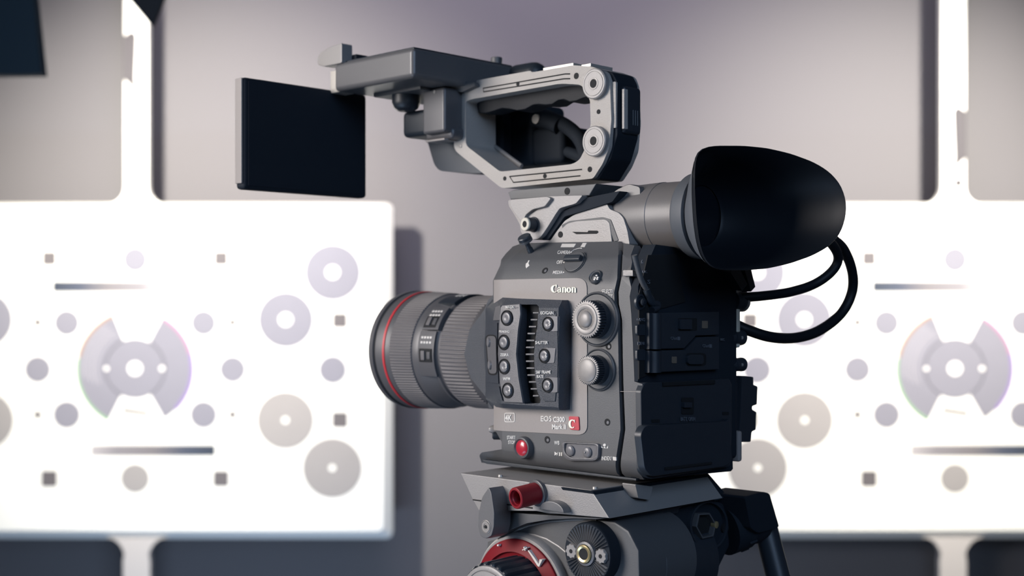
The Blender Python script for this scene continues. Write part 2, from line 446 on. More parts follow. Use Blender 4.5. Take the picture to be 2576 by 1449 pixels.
# ================================================================== CINEMA CAMERA
ZBASE = -.1345
CAM = thing('cinema_camera', 'black cinema camera with zoom lens, top handle, monitor and large rubber eyecup', 'camera',
            (K.x, K.y, H+ZBASE), ANG)
ZB[CAM.name] = ZBASE
Z1 = .0215; XC = S(1264, 900, 0)[0]
def sb(x, z):     # skin of the left side of the body
    y = 0.0
    if z > Z1: y -= (z-Z1)*.62
    if z > .040: y -= (z-.040)*.8
    if x > XC: y -= min((x-XC)*.30, .005)
    if z < -.118:
        q = min(1, (-.118-z)/.0165); y -= .0125*(1-math.sqrt(max(0, 1-q*q)))
    return y
ZCUT = (.040, .036, Z1, -.118, -.121, -.124, -.127, -.130)
CY = -.072
# core behind the left cover
finish('body_core', box(-.0005, .138, -.136, -.012, -.128, .016, .004, 3), 'matte', CAM)
finish('upper_core', box(-.0003, .112, -.134, -.036, .010, .046, .004, 3), 'matte', CAM)
shell = [(1207, 1143), (1212, 1138), (1262, 1130), (1262, 1112), (1243, 1078), (1242, 702), (1258, 668), (1272, 638), (1290, 620), (1310, 613),
         (1340, 611), (1556, 607), (1556, 640), (1553, 700), (1545, 735), (1546, 765), (1554, 805), (1557, 960), (1561, 1080), (1567, 1204), (1211, 1164)]
side = relief('side_cover', shell, sb, -.045, 'body', CAM, zc=ZCUT, xc=(XC,), bev=.0016)
pil = [(1568, 612), (1596, 618), (1590, 660), (1588, 725), (1584, 745), (1588, 790), (1592, 860), (1596, 960), (1616, 966), (1615, 1060), (1611, 1100), (1612, 1150), (1620, 1206), (1580, 1206), (1573, 1080), (1568, 960), (1565, 805), (1557, 765), (1556, 735), (1563, 700), (1567, 640)]
relief('rear_pillar', pil, lambda x, z: sb(x, z)-.001, -.03, 'body', CAM, zc=ZCUT, bev=.003)
relief('pillar_seam', [(1560, 984.2), (1614, 984.2), (1614, 985.4), (1560, 985.4)], -.001, None, 'plate', CAM, lift=.0002, bev=0)
relief('dark_groove', [(1545, 630), (1575, 630), (1570, 700), (1562, 745), (1570, 800), (1580, 1100), (1582, 1200), (1555, 1200), (1550, 900), (1540, 740)], lambda x, z: sb(x, z)-.006, -.02, 'pitch', CAM, zc=ZCUT, bev=0)
# bottom lip in front
relief('camera_foot', [(1214, 1160), (1224, 1167), (1580, 1207), (1600, 1209), (1600, 1204), (1214, 1156)], -.006, -.12, 'black', CAM, bev=.0004)
relief('nameplate', rounded([(1242, 704), (1476, 699), (1477, 1095), (1242, 1082)], [2, 26, 26, 2], 6), sb, None, 'plate', CAM, lift=.0007, xc=(XC,), bev=.0003,
       label='lighter grey panel carrying the white lettering')
# --- bulging grip panel
XG = S(1262, 890, .012)[0]
xr0 = S(1438, 890, 0)[0]; xr1 = S(1404, 890, .013)[0]
def sg(x, z):
    y = .0125
    if x < xr1: y = .0125*max(0, 1-((xr1-x)/(xr1-xr0+1e-6)))**.6 if x > xr0 else 0
    if x > XG: y -= (x-XG)*.50+(x-XG)**2*1.5
    zc_ = -.041; q = abs(z-zc_)/.046
    if q > .86: y -= (q-.86)*.035
    return y
gp = [(1262, 748), (1300, 751), (1414, 755), (1426, 780), (1434, 820), (1438, 890), (1435, 950), (1421, 1031), (1320, 1027), (1250, 1024),
      (1236, 1026), (1222, 1000), (1209, 950), (1204, 890), (1208, 830), (1220, 780), (1234, 755), (1246, 742)]
vent = [(1308, 766), (1350, 766), (1356, 772), (1358, 800), (1349, 835), (1343, 890), (1346, 950), (1352, 985), (1360, 1006), (1358, 1014), (1322, 1016), (1312, 1012), (1305, 960), (1298, 890), (1303, 820)]
xs = [XG+k*.008 for k in range(7)]+[xr1-(xr1-xr0)*k/5 for k in range(6)]
relief('grip_panel', gp, sg, -.012, 'grip', CAM, holes=[vent], xc=xs, zc=(-.041+.0396, -.041-.0396), bev=.0012)
relief('vent_well', [(1300, 760), (1362, 760), (1362, 1020), (1300, 1020)], .002, -.006, 'pitch', CAM, bev=0)
# strip with the function buttons
st = [(1262, 768), (1307, 764), (1309, 790), (1303, 830), (1298, 890), (1304, 950), (1315, 1014), (1268, 1012), (1257, 960), (1252, 890), (1254, 820)]
relief('button_strip', st, sg, None, 'strip', CAM, lift=.0014, xc=xs, bev=.0006)
st2 = [(1244, 815), (1251, 812), (1250, 890), (1254, 965), (1228, 962), (1221, 930), (1217, 880), (1221, 830), (1228, 818)]
relief('front_button_plate', st2, sg, None, 'grip', CAM, lift=.0011, xc=xs, bev=.0005)
relief('finger_tab', [(1246, 772), (1259, 768), (1256, 806), (1240, 806)], sg, None, 'strip', CAM, lift=.0016, xc=xs, bev=.0004)
relief('finger_tab', [(1242, 974), (1255, 972), (1264, 1008), (1248, 1004)], sg, None, 'grip', CAM, lift=.0016, xc=xs, bev=.0004)
relief('right_button_strip', [(1353, 788), (1397, 783), (1402, 830), (1403, 890), (1402, 950), (1396, 1010), (1370, 1010), (1362, 985), (1352, 950), (1346, 890), (1350, 838)],
       sg, None, 'grip', CAM, lift=.0008, xc=xs, bev=.0005)
for k in range(13):
    py = 787+k*17.4; q = (k-6)/6.0
    x0 = 1330+10*q*q+6*q*q*q*0; x1 = 1349-3*(1-q*q)*2
    relief('vent_fin', rrect(x0-8+8*q*q, py-2.2, x1+6*q*q, py+2.2, 1.5), .0095, 0, 'strip', CAM, bev=.0004)
def normal_at(surf, x, z):
    e = .001; a = Vector((1, (surf(x+e, z)-surf(x-e, z))/(2*e), 0)); b = Vector((0, (surf(x, z+e)-surf(x, z-e))/(2*e), 1))
    n = b.cross(a).normalized()
    return n if n.y > 0 else -n
def knob(name, px, py, rpx, surf, prof, m, parent, lift=0, nrm=None, **kw):
    """prof rows: (height m, fraction of radius[,toothed])"""
    sf = surf if callable(surf) else (lambda x, z: surf)
    x, z = SS(px, py, sf); c = Vector((x, sf(x, z)+lift, z)); r = rm(rpx, c)
    n = Vector(nrm) if nrm else normal_at(sf, x, z)
    sharp = kw.pop('sharp', 38)
    return finish(name, lathe([(h, q*r)+tuple(t) for h, q, *t in prof], c, n, **kw), m, parent, sharp=sharp)
DOME = [(-.001, 1), (.0004, 1), (.0011, .86), (.0015, .6), (.0016, .3), (.0016, .05)]
def pushbutton(px, py, r, surf, lift=.0014, digit=None, ring=True):
    if ring: knob('button_well', px-1, py, r*1.32, surf, [(-.001, 1), (.0006, 1), (.0008, .94), (.0002, .86), (.0002, .5)], 'pitch', CAM, lift, n=32)
    b = knob('button', px, py, r, surf, [(-.001, 1), (.0006, 1), (.0016, .88), (.0019, .62), (.0016, .3), (.0015, .05)], 'btn', CAM, lift, n=32)
    if digit:
        sf = lambda x, z: surf(x, z)+lift+.0021
        lettering(digit, px-2.5, py-4.5, px+2.5, py+4.5, sf, 'ink', b)
for px, py, d in ((1279, 800, None), (1272, 861, None), (1273, 922, '3'), (1282, 982, '4')): pushbutton(px, py, 15, sg, .0014, d)
relief('rocker_surround', rounded([(1220, 842), (1249, 842), (1251, 944), (1228, 944)], 12), sg, None, 'pitch', CAM, lift=.0014, xc=xs, bev=.0004)
relief('rocker_pad', rounded([(1223, 845), (1247, 845), (1249, 940), (1230, 940)], 11), sg, None, 'strip', CAM, lift=.0020, xc=xs, bev=.0004)
pushbutton(1235, 861, 12, sg, .0020, None, False); pushbutton(1238, 918, 12, sg, .0020, None, False)
for px, py, d in ((1385, 814, '5'), (1376, 894, '6'), (1384, 968, '7')):
    relief('button_surround', rounded([(px-19, py-19), (px+21, py-18), (px+18, py+19), (px-17, py+20)], [16, 3, 3, 16]), sg, None, 'btn', CAM, lift=.0014, xc=xs, bev=.0004)
    pushbutton(px-2, py+1, 14, sg, .0015, d)
for s_, a in (('MAGN.', (1273, 769, 1295, 776)), ('PEAKING', (1256, 831, 1282, 837)), ('ZEBRA', (1259, 889, 1280, 896)), ('WFM', (1266, 949, 1284, 957)),
              ('ISO/GAIN', (1360, 783, 1393, 791)), ('SHUTTER', (1347, 858, 1379, 866)), ('S&F FRAME', (1349, 932, 1386, 940)), ('RATE', (1351, 943, 1368, 951))):
    lettering(s_, *a, lambda x, z: sg(x, z)+.0014, 'ink', CAM)
lettering('AIR INTAKE', 1301, 869, 1307, 915, .0025, 'dimink', CAM, vertical=True)
# --- wordmark: thick and thin serif strokes
def arcpts(cx, cy, rx, ry, a, b, n=14): return [(cx+rx*math.cos(math.radians(a+(b-a)*i/n)), cy+ry*math.sin(math.radians(a+(b-a)*i/n))) for i in range(n+1)]
def nw(lo, hi, n=14, f=lambda t: abs(math.cos(t))): return lo, hi
wm = []
ws = [.07+.19*max(0, -math.cos(math.radians(50+(265)*i/18))) for i in range(19)]
wm.append((arcpts(.40, .47, .29, .42, 50, 315, 18), ws)); wm.append(([(.52, .98), (.56, .80), (.60, .62)], [.20, .12, .02])); wm.append(([(.40, .90), (.58, .84)], [.10, .06]))
ox = .70
wm.append(([(ox+.05, .52), (ox+.12, .63), (ox+.22, .66), (ox+.30, .58), (ox+.31, .45), (ox+.31, .04)], [.10, .09, .08, .13, .16, .16]))
wm.append((arcpts(ox+.15, .20, .10, .15, 60, 330, 12), [.07, .08, .1, .13, .15, .15, .14, .12, .1, .08, .07, .06, .05]))
def en(ox):
    wm.append(([(ox+.08, .68), (ox+.08, .0)], .17)); wm.append(([(ox-.03, .655), (ox+.08, .655)], .05))
    wm.append(([(ox+.12, .56), (ox+.22, .655), (ox+.31, .64), (ox+.36, .54)], [.05, .07, .09, .13])); wm.append(([(ox+.36, .58), (ox+.36, .0)], .17))
en(1.20)
wm.append((arcpts(1.93, .33, .165, .29, 90, 450, 24), [.06+.13*abs(math.cos(math.radians(90+15*i))) for i in range(25)]))
en(2.25)
lettering('', 1388, 716, 1451, 736, sb, 'logo', CAM, lift=.0012, name='wordmark', bm=strokes(wm))
lettering('EOS', 1363, 1046, 1390, 1060, sb, 'ink', CAM, lift=.0012, bold=.02); lettering('C300', 1394, 1048, 1423, 1062, sb, 'ink', CAM, lift=.0012, bold=.03)
lettering('Mark II', 1391, 1067, 1426, 1080, sb, 'ink', CAM, lift=.0012, bold=.03)
lettering('4K', 1273.5, 1043, 1290, 1058, sb, 'ink', CAM, lift=.0012, bold=.03)
relief('logo_frame', rrect(1269, 1038.5, 1295, 1062, 4), sb, None, 'ink', CAM, holes=[rrect(1270.8, 1040.3, 1293.2, 1060.2, 3)], lift=.0011, bev=0)
bd = relief('red_badge', rounded([(1430, 1047), (1455, 1048), (1457, 1083), (1434, 1081)], 4), sb, None, 'badge', CAM, lift=.0018, bev=.0004)
lettering('', 1435, 1055, 1451, 1077, sb, 'logo', bd, lift=.0024, name='badge_letter',
          bm=strokes([(arcpts(.4, .5, .32, .42, 48, 312, 18), [.1+.16*max(0, -math.cos(math.radians(48+264/18*i))) for i in range(19)]), ([(.66, .95), (.66, .66)], [.1, .06])]))
for s_, a, sh in (('CAMERA', (1403, 630, 1434, 639), .35), ('OFF', (1401, 655, 1417, 664), .35), ('MEDIA', (1391, 681, 1415, 689), .35), ('SELECT/', (1514, 728, 1543, 738), .2), ('SET', (1527, 741, 1542, 750), .2),
              ('START/', (1276, 1096, 1298, 1105), 0), ('STOP', (1279, 1108, 1296, 1117), 0), ('WB', (1395, 1109, 1408, 1119), 0), ('INDEX/', (1514, 1148, 1540, 1158), 0), ('/', (1401, 1137, 1405, 1146), 0)):
    lettering(s_, *a, sb, 'ink', CAM, shear=sh)
def mark(pts, name='printed_mark', m='ink', surf=sb, lift=.0004): return relief(name, pts, surf, None, m, CAM, lift=lift, bev=0)
mark([(1395, 1136), (1395, 1146), (1402, 1141.5)]); mark([(1406, 1138), (1409, 1138), (1409, 1147), (1406, 1147)]); mark([(1411, 1138), (1414, 1138), (1414, 1147), (1411, 1147)])
mark([(1541, 1149), (1550, 1150), (1550, 1159), (1542, 1158)]); mark(ell(1520.5, 1119.5, 3.6, n=12)); mark([(1512, 1121), (1517, 1127), (1512, 1127)]); mark([(1518, 1127), (1521, 1123), (1524, 1128)]); mark([(1525, 1128), (1529.5, 1121), (1529.5, 1128)])
mark([(1410, 622), (1414, 613), (1449, 613), (1443, 622)]); mark([(1460, 621), (1466, 611), (1476, 611), (1470, 622)])
for p in ((1436, 634.5), (1418.5, 660), (1417.5, 685), (1462, 624.5)): mark(ell(p[0], p[1], 1.8, n=8))
finish('dial_arc', pxtube([(1437, 634), (1445, 628), (1455, 625), (1462, 624)], .0003, sb, .0003), 'ink', CAM)
mark([(1329, 655), (1332, 655), (1329, 662), (1332, 668), (1328, 671), (1324, 675), (1322, 670), (1323, 663), (1327, 660)])
# power dial on the sloping shoulder
def pdial():
    d = knob('power_dial', 1447.5, 660, 31, sb, [(-.001, 1.04), (.0008, 1.04), (.0008, 1.0), (.0003, .98), (.0003, .96), (.0015, .95), (.0018, .9), (.0018, .3)], 'body', CAM, n=48)
    x, z = SS(1448, 656, sb); n = normal_at(sb, x, z); c = Vector((x, sb(x, z), z))+n*.0017
    b = box(-.0088, .0088, -.0026, .0026, 0, .0042, .0012)
    Rm = Matrix((Vector((1, 0, 0)), Vector((0, 0, 1)).cross(Vector((0, 1, 0))), Vector((0, 0, 1))))
    u = Vector((.97, 0, .0)).normalized(); v = n.cross(u).normalized(); u = v.cross(n)
    mt = Matrix((u, v, n)).transposed()
    for w in b.verts: w.co = c+mt @ w.co
    finish('dial_grip', b, 'black', d)
pdial()
def screw(px, py, r=9, surf=sb, m='black'):
    w = knob('screw_well', px, py, r, surf, [(-.001, 1), (.0003, 1), (.0003, .6)], 'pitch', CAM, n=20)
    knob('screw_head', px+2, py+1, r*.5, surf, [(0, 1), (.0006, .9), (.0006, .3)], 'btn', w, n=16)
for p in ((1371, 681), (1531, 871), (1528, 1062), (1377, 1106)): screw(*p)
# small aperture knob on the shoulder
kn = knob('shoulder_knob', 1336, 634, 14, sb, [(-.001, .62), (.004, .55), (.004, .45), (.010, .45), (.0105, 1.2), (.0150, 1.25), (.0158, 1.1), (.016, .5)], 'black', CAM, n=32)
knob('knob_rim', 1336, 634, 14, sb, [(.0105, 1.27), (.0125, 1.28), (.0125, 1.2)], 'body', kn, n=32)
# magnify button
knob('raised_button', 1499, 697, 17, sb, [(-.001, 1.12), (.001, 1.12), (.002, 1.0), (.0012, .88), (.0012, .5)], 'body', CAM, n=36)
b = knob('button', 1500, 697, 13, sb, [(0, 1), (.0016, .95), (.0026, .5), (.0027, .1)], 'black', CAM, n=32)
sf_ = lambda x, z: sb(x, z)+.0034
for dx, dy in ((0, -4), (3, 1), (-3, 2), (2, 5), (-5, 6)): relief('button_symbol', ell(1500+dx, 697+dy, 2.2, n=8), sf_, None, 'ink', b, bev=0)
# two ribbed dials
def dial(px, py, r, cap):
    base = knob('dial', px, py, r, sb, [(-.001, 1.42), (.0012, 1.42), (.0022, 1.34), (.0008, 1.24), (.0008, 1.0), (.0068, .98), (.0070, .985, 1), (.0125, .97, 1), (.0136, .93, 1), (.0138, .80), (.0138, .5)],
                'black', CAM, teeth=40, depthr=.0011)
    knob('dial_flange', px, py, r, sb, [(-.001, 1.46), (.0014, 1.45), (.0022, 1.38), (.0016, 1.32)], 'body', base, n=48)
    knob('dial_ribs', px, py, r, sb, [(.0134, 1.0, 1), (.0142, .98, 1), (.0146, .84), (.0146, .3)], 'knob', base, teeth=40, depthr=.0012)
    if cap:
        knob('dial_ring', px, py, r, sb, [(.0146, .80), (.0152, .78), (.0156, .68), (.0150, .56), (.0130, .52), (.013, .3)], 'knob', base, n=48)
        knob('dial_centre', px, py, r, sb, [(.0125, .45), (.0148, .44), (.0162, .36), (.0168, .2), (.0169, .03)], 'knob', base, n=40)
    else:
        knob('dial_cap', px, py, r, sb, [(.0145, .80), (.0152, .79), (.0160, .68), (.0165, .4), (.0166, .04)], 'knob', base, n=48)
dial(1504, 803, 48, True); dial(1508, 930, 37, False)
# record button
rb = knob('record_button_ring', 1321, 1126, 29, sb, [(-.001, 1), (.003, .98), (.0048, .9), (.0052, .8), (.0040, .70), (.0036, .5)], 'body', CAM, n=48)
knob('record_button', 1321, 1126, 29, sb, [(.0030, .69), (.0042, .68), (.0052, .52), (.0056, .3), (.0057, .03)], 'redb', rb, n=40)
# two-button pill
tb = relief('two_button_frame', rounded([(1412, 1111), (1506, 1116), (1504, 1160), (1428, 1160), (1413, 1145)], [10, 10, 16, 16, 14]), sb, None, 'strip', CAM,
            holes=[rounded([(1419, 1115), (1500, 1120), (1497, 1152), (1432, 1151), (1420, 1138)], [7, 7, 12, 12, 10])], lift=.0030, bev=.0008)
relief('button_tray', rounded([(1417, 1113), (1502, 1118), (1499, 1154), (1430, 1154), (1418, 1140)], 8), sb, None, 'btn', CAM, lift=.0012, bev=.0004)
for px, py in ((1438, 1133), (1481, 1137)):
    b = knob('button', px, py, 14, sb, DOME, 'btn', CAM, .0018, n=32)
knob('button_pip', 1479, 1137, 3, sb, [(.003, 1), (.0042, .6), (.0044, .1)], 'knob', b, n=12)
knob('front_button', 1243, 1080, 9, lambda x, z: sb(x, z)-.004, [(-.004, 1.1), (.002, 1.1), (.004, .8), (.0045, .2)], 'knob', CAM, nrm=(.8, .6, 0), n=24)
knob('front_lug', 1248, 1096, 9, lambda x, z: sb(x, z)-.004, [(-.004, 1.1), (.002, 1.1), (.003, .8)], 'black', CAM, nrm=(.8, .6, 0), n=24)
relief('chrome_stud', rrect(1566, 679, 1592, 695, 3), .0005, -.01, 'alu', CAM, bev=.0008)

# --- rear of the body
XR = -.001
rearpiece('rear_panel', [(1600, 612), (1838, 640), (1840, 1000), (1845, 1180), (1840, 1186), (1622, 1207), (1612, 1190), (1612, 970), (1596, 960), (1590, 720)], XR, .012, 'matte', CAM, bev=.001, clamp=True)
# far corner post; the chart light it catches is put into its pale colour
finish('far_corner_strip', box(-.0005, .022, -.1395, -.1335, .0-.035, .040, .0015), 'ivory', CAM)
rearpiece('control_recess', [(1602, 640), (1700, 640), (1725, 760), (1645, 782), (1635, 790), (1628, 945), (1596, 955), (1592, 740)], XR-.0012, XR, 'pitch', CAM, bev=.0004, clamp=True)
finish('recess_rim', tube(spline([Vector((-.004, *R(px, py, -.004))) for px, py in ((1596, 642), (1602, 665), (1612, 700), (1624, 725), (1640, 755), (1650, 768))], 6), .0022, 10), 'body', CAM)
def rknob(name, px, py, rpx, x, prof, m, parent=CAM, n=32):
    y, z = R(px, py, x); c = Vector((x, y, z)); return finish(name, lathe([(h, q*rm(rpx, c)) for h, q in prof], c, (-1, 0, 0), n=n), m, parent)
rknob('joystick_base', 1610, 760, 20, -.002, [(-.001, 1), (.001, 1), (.0015, .8), (.0005, .6), (.0005, .2)], 'black')
rknob('joystick', 1608, 760, 9, -.002, [(0, .6), (.003, .6), (.0035, 1), (.005, 1), (.006, .6)], 'matte')
finish('thumb_lever', tube(spline([Vector((-.005, *R(px, py, -.005))) for px, py in ((1626, 728), (1634, 752), (1645, 764), (1654, 766), (1652, 774), (1640, 780))], 6), .0030, 10), 'black', CAM)
for s_, a in (('CANCEL', (1602, 800, 1628, 808)), ('MENU', (1604, 860, 1624, 868)), ('FUNC.', (1610, 681, 1628, 687)), ('6', (1613, 653, 1618, 664)), ('S', (1628, 704, 1635, 714)),
              ('CFast', (1687, 847, 1703, 855)), ('CFast', (1767, 866, 1783, 874)), ('BATT. OPEN', (1712, 1049, 1748, 1059)), ('REC', (1812, 851, 1822, 857))):
    lettering(s_, *a, None, 'dimink', CAM, rear=-.0075 if s_ in ('CFast',) else (-.0075 if s_ == 'BATT. OPEN' else -.0025))
for a in ((1705, 847, 1711, 856), (1785, 866, 1791, 875)): rearpiece('slot_mark', rrect(*a, 1), -.0076, -.007, 'dimink', CAM, bev=0)
for py in (830, 893): rearpiece('soft_button', rrect(1603, py-14, 1626, py+14, 6), -.0030, -.001, 'black', CAM, bev=.0005)
# memory card doors
d1 = rearpiece('card_door', [(1634, 787), (1810, 783), (1810, 843), (1752, 845), (1722, 877), (1634, 879)], -.0072, -.001, 'black', CAM, bev=.0012)
d2 = rearpiece('card_door', [(1634, 882), (1724, 880), (1754, 848), (1810, 846), (1810, 930), (1634, 938)], -.0070, -.001, 'black', CAM, bev=.0012)
finish('door_hinge', tube([Vector((-.0050, *R(1645, py, -.0050))) for py in (788, 878)], .0058, 20), 'black', d1)
finish('door_hinge', tube([Vector((-.0050, *R(1645, py, -.0050))) for py in (883, 937)], .0058, 20), 'black', d2)
rearpiece('door_switch_well', rrect(1706, 800, 1754, 832, 4), -.0076, -.007, 'pitch', d1, bev=.0002)
rearpiece('door_switch', rrect(1712, 803, 1742, 829, 3), -.0100, -.007, 'black', d1, bev=.0006)
rearpiece('door_window', rrect(1767, 807, 1781, 826, 2), -.0078, -.007, 'led', d1, bev=.0002)
rearpiece('door_window', rrect(1691, 897, 1703, 914, 2), -.0076, -.007, 'led', d2, bev=.0002)
rearpiece('door_switch_well', rrect(1726, 888, 1777, 921, 10), -.0074, -.007, 'pitch', d2, bev=.0002)
rearpiece('door_switch', rrect(1731, 892, 1771, 917, 9), -.0096, -.007, 'black', d2, bev=.0006)
# battery bay
bb = rearpiece('battery_cover', rounded([(1613, 985), (1622, 962), (1836, 952), (1842, 968), (1842, 1090), (1838, 1172), (1832, 1176), (1634, 1206), (1616, 1186)], [4, 8, 4, 4, 4, 8, 4, 16, 8]), -.0065, -.001, 'black', CAM, bev=.002)
rearpiece('battery_hump', rounded([(1612, 1092), (1624, 1070), (1826, 1060), (1836, 1052), (1842, 1160), (1826, 1174), (1640, 1199), (1622, 1180)], 10), -.0125, -.006, 'black', CAM, bev=.004)
rearpiece('battery_latch', rrect(1716, 1000, 1746, 1042, 3), -.0075, -.006, 'pitch', bb, bev=.0004)
rearpiece('latch_slider', rrect(1722, 1012, 1742, 1026, 2), -.0100, -.006, 'black', bb, bev=.0005)
for a in ((1640, 1055, 1660, 1063), (1818, 1036, 1834, 1044)): rearpiece('latch_notch', rrect(*a, 2), -.0070, -.006, 'pitch', bb, bev=0)
rearpiece('cover_rail', [(1675, 1176), (1792, 1162), (1792, 1168), (1675, 1183)], -.0140, -.012, 'pitch', CAM, bev=.0003)
rearpiece('hinge_bar', [(1670, 962), (1800, 956), (1800, 966), (1670, 972)], -.0082, -.001, 'pitch', CAM, bev=.0005)
# right side bits: corner plates and connectors
finish('lower_corner_strip', box(.0, .02, -.143, -.137, -.131, -.105, .002), 'plate', CAM)
def conn(px, py, rpx, L):
    y, z = R(px, py, .004); c = Vector((.004, y, z)); r = rm(rpx, c)
    o = finish('bnc_connector', lathe([(0, r*.8), (L*.25, r*.8), (L*.28, r), (L*.8, r), (L*.85, r*1.06), (L, r*1.02), (L, r*.6)], c, (-.1, -1, 0), n=32), 'black', CAM)
    finish('connector_pin', lathe([(L*.5, r*.3), (L*.62, r*.3), (L*.62, r*.1)], c+Vector((-r*.78, 0, 0)), (-.1, -1, 0), n=12), 'bright', o)
conn(1834, 850, 19, .016); conn(1836, 918, 17, .016)
finish('side_connector', lathe([(0, .008), (.008, .0085), (.010, .0085), (.012, .007)], (.004, *R(1842, 757, .004)), (-.1, -1, 0), n=32), 'black', CAM)
finish('side_connector_ring', lathe([(.010, .0092), (.013, .0092), (.013, .006)], (.004, *R(1842, 757, .004)), (-.1, -1, 0), n=32), 'plate', CAM)
for a, b_ in (((1834, 672), (1864, 722)), ((1866, 672), (1884, 728))):
    p0 = Vector((-.01, *R(a[0], a[1], -.01))); p1 = Vector((-.01, *R(b_[0], b_[1], -.01)))
    finish('strap_end', tube([p0, p0.lerp(p1, .5), p1], [.0075, .0065, .0058], 4), 'black', CAM)
# flip-up module behind the right side
bt = rearpiece('battery_module', rounded([(1867, 945), (1896, 948), (1896, 968), (1907, 972), (1905, 1018), (1893, 1022), (1893, 1030), (1904, 1036), (1902, 1082), (1892, 1086), (1889, 1112), (1858, 1112), (1862, 1060)], 3), .02, .055, 'black', CAM, bev=.002)
rearpiece('module_arm', [(1838, 950), (1870, 950), (1870, 956), (1838, 956)], .025, .03, 'black', CAM, bev=.0005)
rearpiece('module_backing', rounded([(1838, 962), (1856, 962), (1857, 1040), (1858, 1084), (1838, 1092)], 2), .01, .03, 'matte', CAM, bev=.001)

# --- cables on the right
def world_path(pts): # (px,py,y) -> rig coordinates at lateral position y
    return [Vector((S(a, b, y)[0], y, S(a, b, y)[1])) for a, b, y in pts]
def rpath(pts): return [Vector((x, *R(a, b, x))) for a, b, x in pts]
finish('thin_cable', tube(spline(rpath([(1862, 748, .0), (1915, 745, -.01), (1985, 735, -.02), (2050, 714, -.03), (2095, 680, -.04), (2108, 645, -.045), (2085, 606, -.05), (2040, 580, -.05)]), 8), .0042, 12), 'rubber', CAM)
finish('thick_cable', tube(spline(rpath([(1842, 812, .01), (1880, 830, .0), (1940, 848, -.01), (2000, 850, -.01), (2060, 832, -.015), (2115, 790, -.02), (2143, 735, -.025), (2143, 680, -.03), (2120, 625, -.035), (2080, 590, -.04)]), 8), .0047, 12), 'rubber', CAM)

# --- lens
LZ = -.0428; LC = -.075
def lx(px, r):   # axial position whose left extreme shows at column px
    return S(px, 878, LC+r)[0]
ln = finish('lens_barrel', lathe([(lx(1186, .0535)-.03, .0535), (lx(1177, .0520), .0520), (lx(1172, .0515), .0515), (lx(1168, .0505), .050), (lx(1100, .0505), .050), (lx(1099, .0495), .0515), (lx(1094, .0495), .0515),
      (lx(1092, .0515), .0495), (lx(1088, .0495), .0495), (lx(1052, .0535), .0535), (lx(1036, .0545), .0540), (lx(1034, .0545), .0535), (lx(978, .0560), .0545), (lx(972, .0562), .0562), (lx(944, .0570), .0570), (lx(942, .0570), .0560),
      (lx(939, .0570), .0560), (lx(937, .0575), .0578), (lx(927, .0575), .0575), (lx(925, .0572), .0545), (lx(932, .0572), .0515)],
      (0, LC, LZ), (1, 0, 0), n=96), 'lens', CAM, label='zoom lens with a thin red ring')
lathe_ = lambda prof, m, nm, par=ln, **k: finish(nm, lathe(prof, (0, LC, LZ), (1, 0, 0), **k), m, par)
lathe_([(lx(1171, .0520), .0515), (lx(1169, .0520), .0522, 1), (lx(1108, .0525), .0527, 1), (lx(1104, .0520), .0515)], 'ribs', 'zoom_ring', teeth=88, depthr=.0011, cap=False)
lathe_([(lx(1034, .0545), .0535), (lx(1032, .0550), .0552, 1), (lx(980, .0562), .0566, 1), (lx(977, .0562), .0550)], 'ribs', 'focus_ring', teeth=128, depthr=.0008, cap=False)
lathe_([(lx(966.5, .0568), .0560), (lx(966, .0568), .0571), (lx(961.5, .0570), .0573), (lx(961, .0570), .0560)], 'red', 'red_ring', n=96, cap=False)
lathe_([(lx(941, .0570), .0562), (lx(938, .0570), .0566)], 'pitch', 'front_gap', n=96, cap=False)
lathe_([(lx(930, .0572), .0520), (lx(931, .0572), .0505), (lx(931, .0572)-.004, .03), (lx(931, .0572)-.003, .002)], 'glass', 'front_glass', n=64, cap=False)
# switch platform: patches bent round the barrel
def patch(name, px0, px1, a0, a1, r, th, m, par):
    """a in degrees from straight-left (0) upward"""
    xa, xb = lx(px0, r), lx(px1, r); bm = bmesh.new(); n = 10; g = []
    for rr in (r, r-th):
        rows = []
        for x in (xa, xb):
            rows.append([bm.verts.new((x, LC+rr*math.cos(math.radians(a0+(a1-a0)*i/n)), LZ+rr*math.sin(math.radians(a0+(a1-a0)*i/n)))) for i in range(n+1)])
        g.append(rows)
    for rows in g:
        for i in range(n): bm.faces.new((rows[0][i], rows[0][i+1], rows[1][i+1], rows[1][i]))
    for k in (0, 1):
        for i in range(n): bm.faces.new((g[0][k][i], g[0][k][i+1], g[1][k][i+1], g[1][k][i]))
    for i in (0, n): bm.faces.new((g[0][0][i], g[0][1][i], g[1][1][i], g[1][0][i]))
    bmesh.ops.recalc_face_normals(bm, faces=bm.faces); bevel_edges(bm, .0005, 2, .9)
    return finish(name, bm, m, par)
patch('switch_plate', 1050, 1090, -24, 22, .0538, .005, 'lens', ln)
patch('switch_plate', 1052, 1092, 23, 50, .0545, .006, 'lens', ln)
patch('distance_window', 1050, 1092, 58, 110, .0540, .005, 'black', ln)
for a, s_ in ((-3, 1), (31, 1)):
    w = patch('switch_well', 1053, 1084, a-6, a+7, .0548, .004, 'pitch', ln)
    patch('switch_slider', 1057, 1066, a-4, a+5, .0562, .004, 'ribs', ln); patch('switch_slider', 1072, 1080, a-3, a+4, .0556, .004, 'lens', ln)
for a in (9, 14, 38, 43):
    for k in range(4): patch('switch_lettering', 1056+k*7, 1061+k*7, a, a+2.2, .0541 if a < 20 else .0548, .001, 'ink', ln)
for k in range(3): patch('scale_mark', 1066+k*9, 1071+k*9, 74, 80, .0543, .001, 'ink', ln)
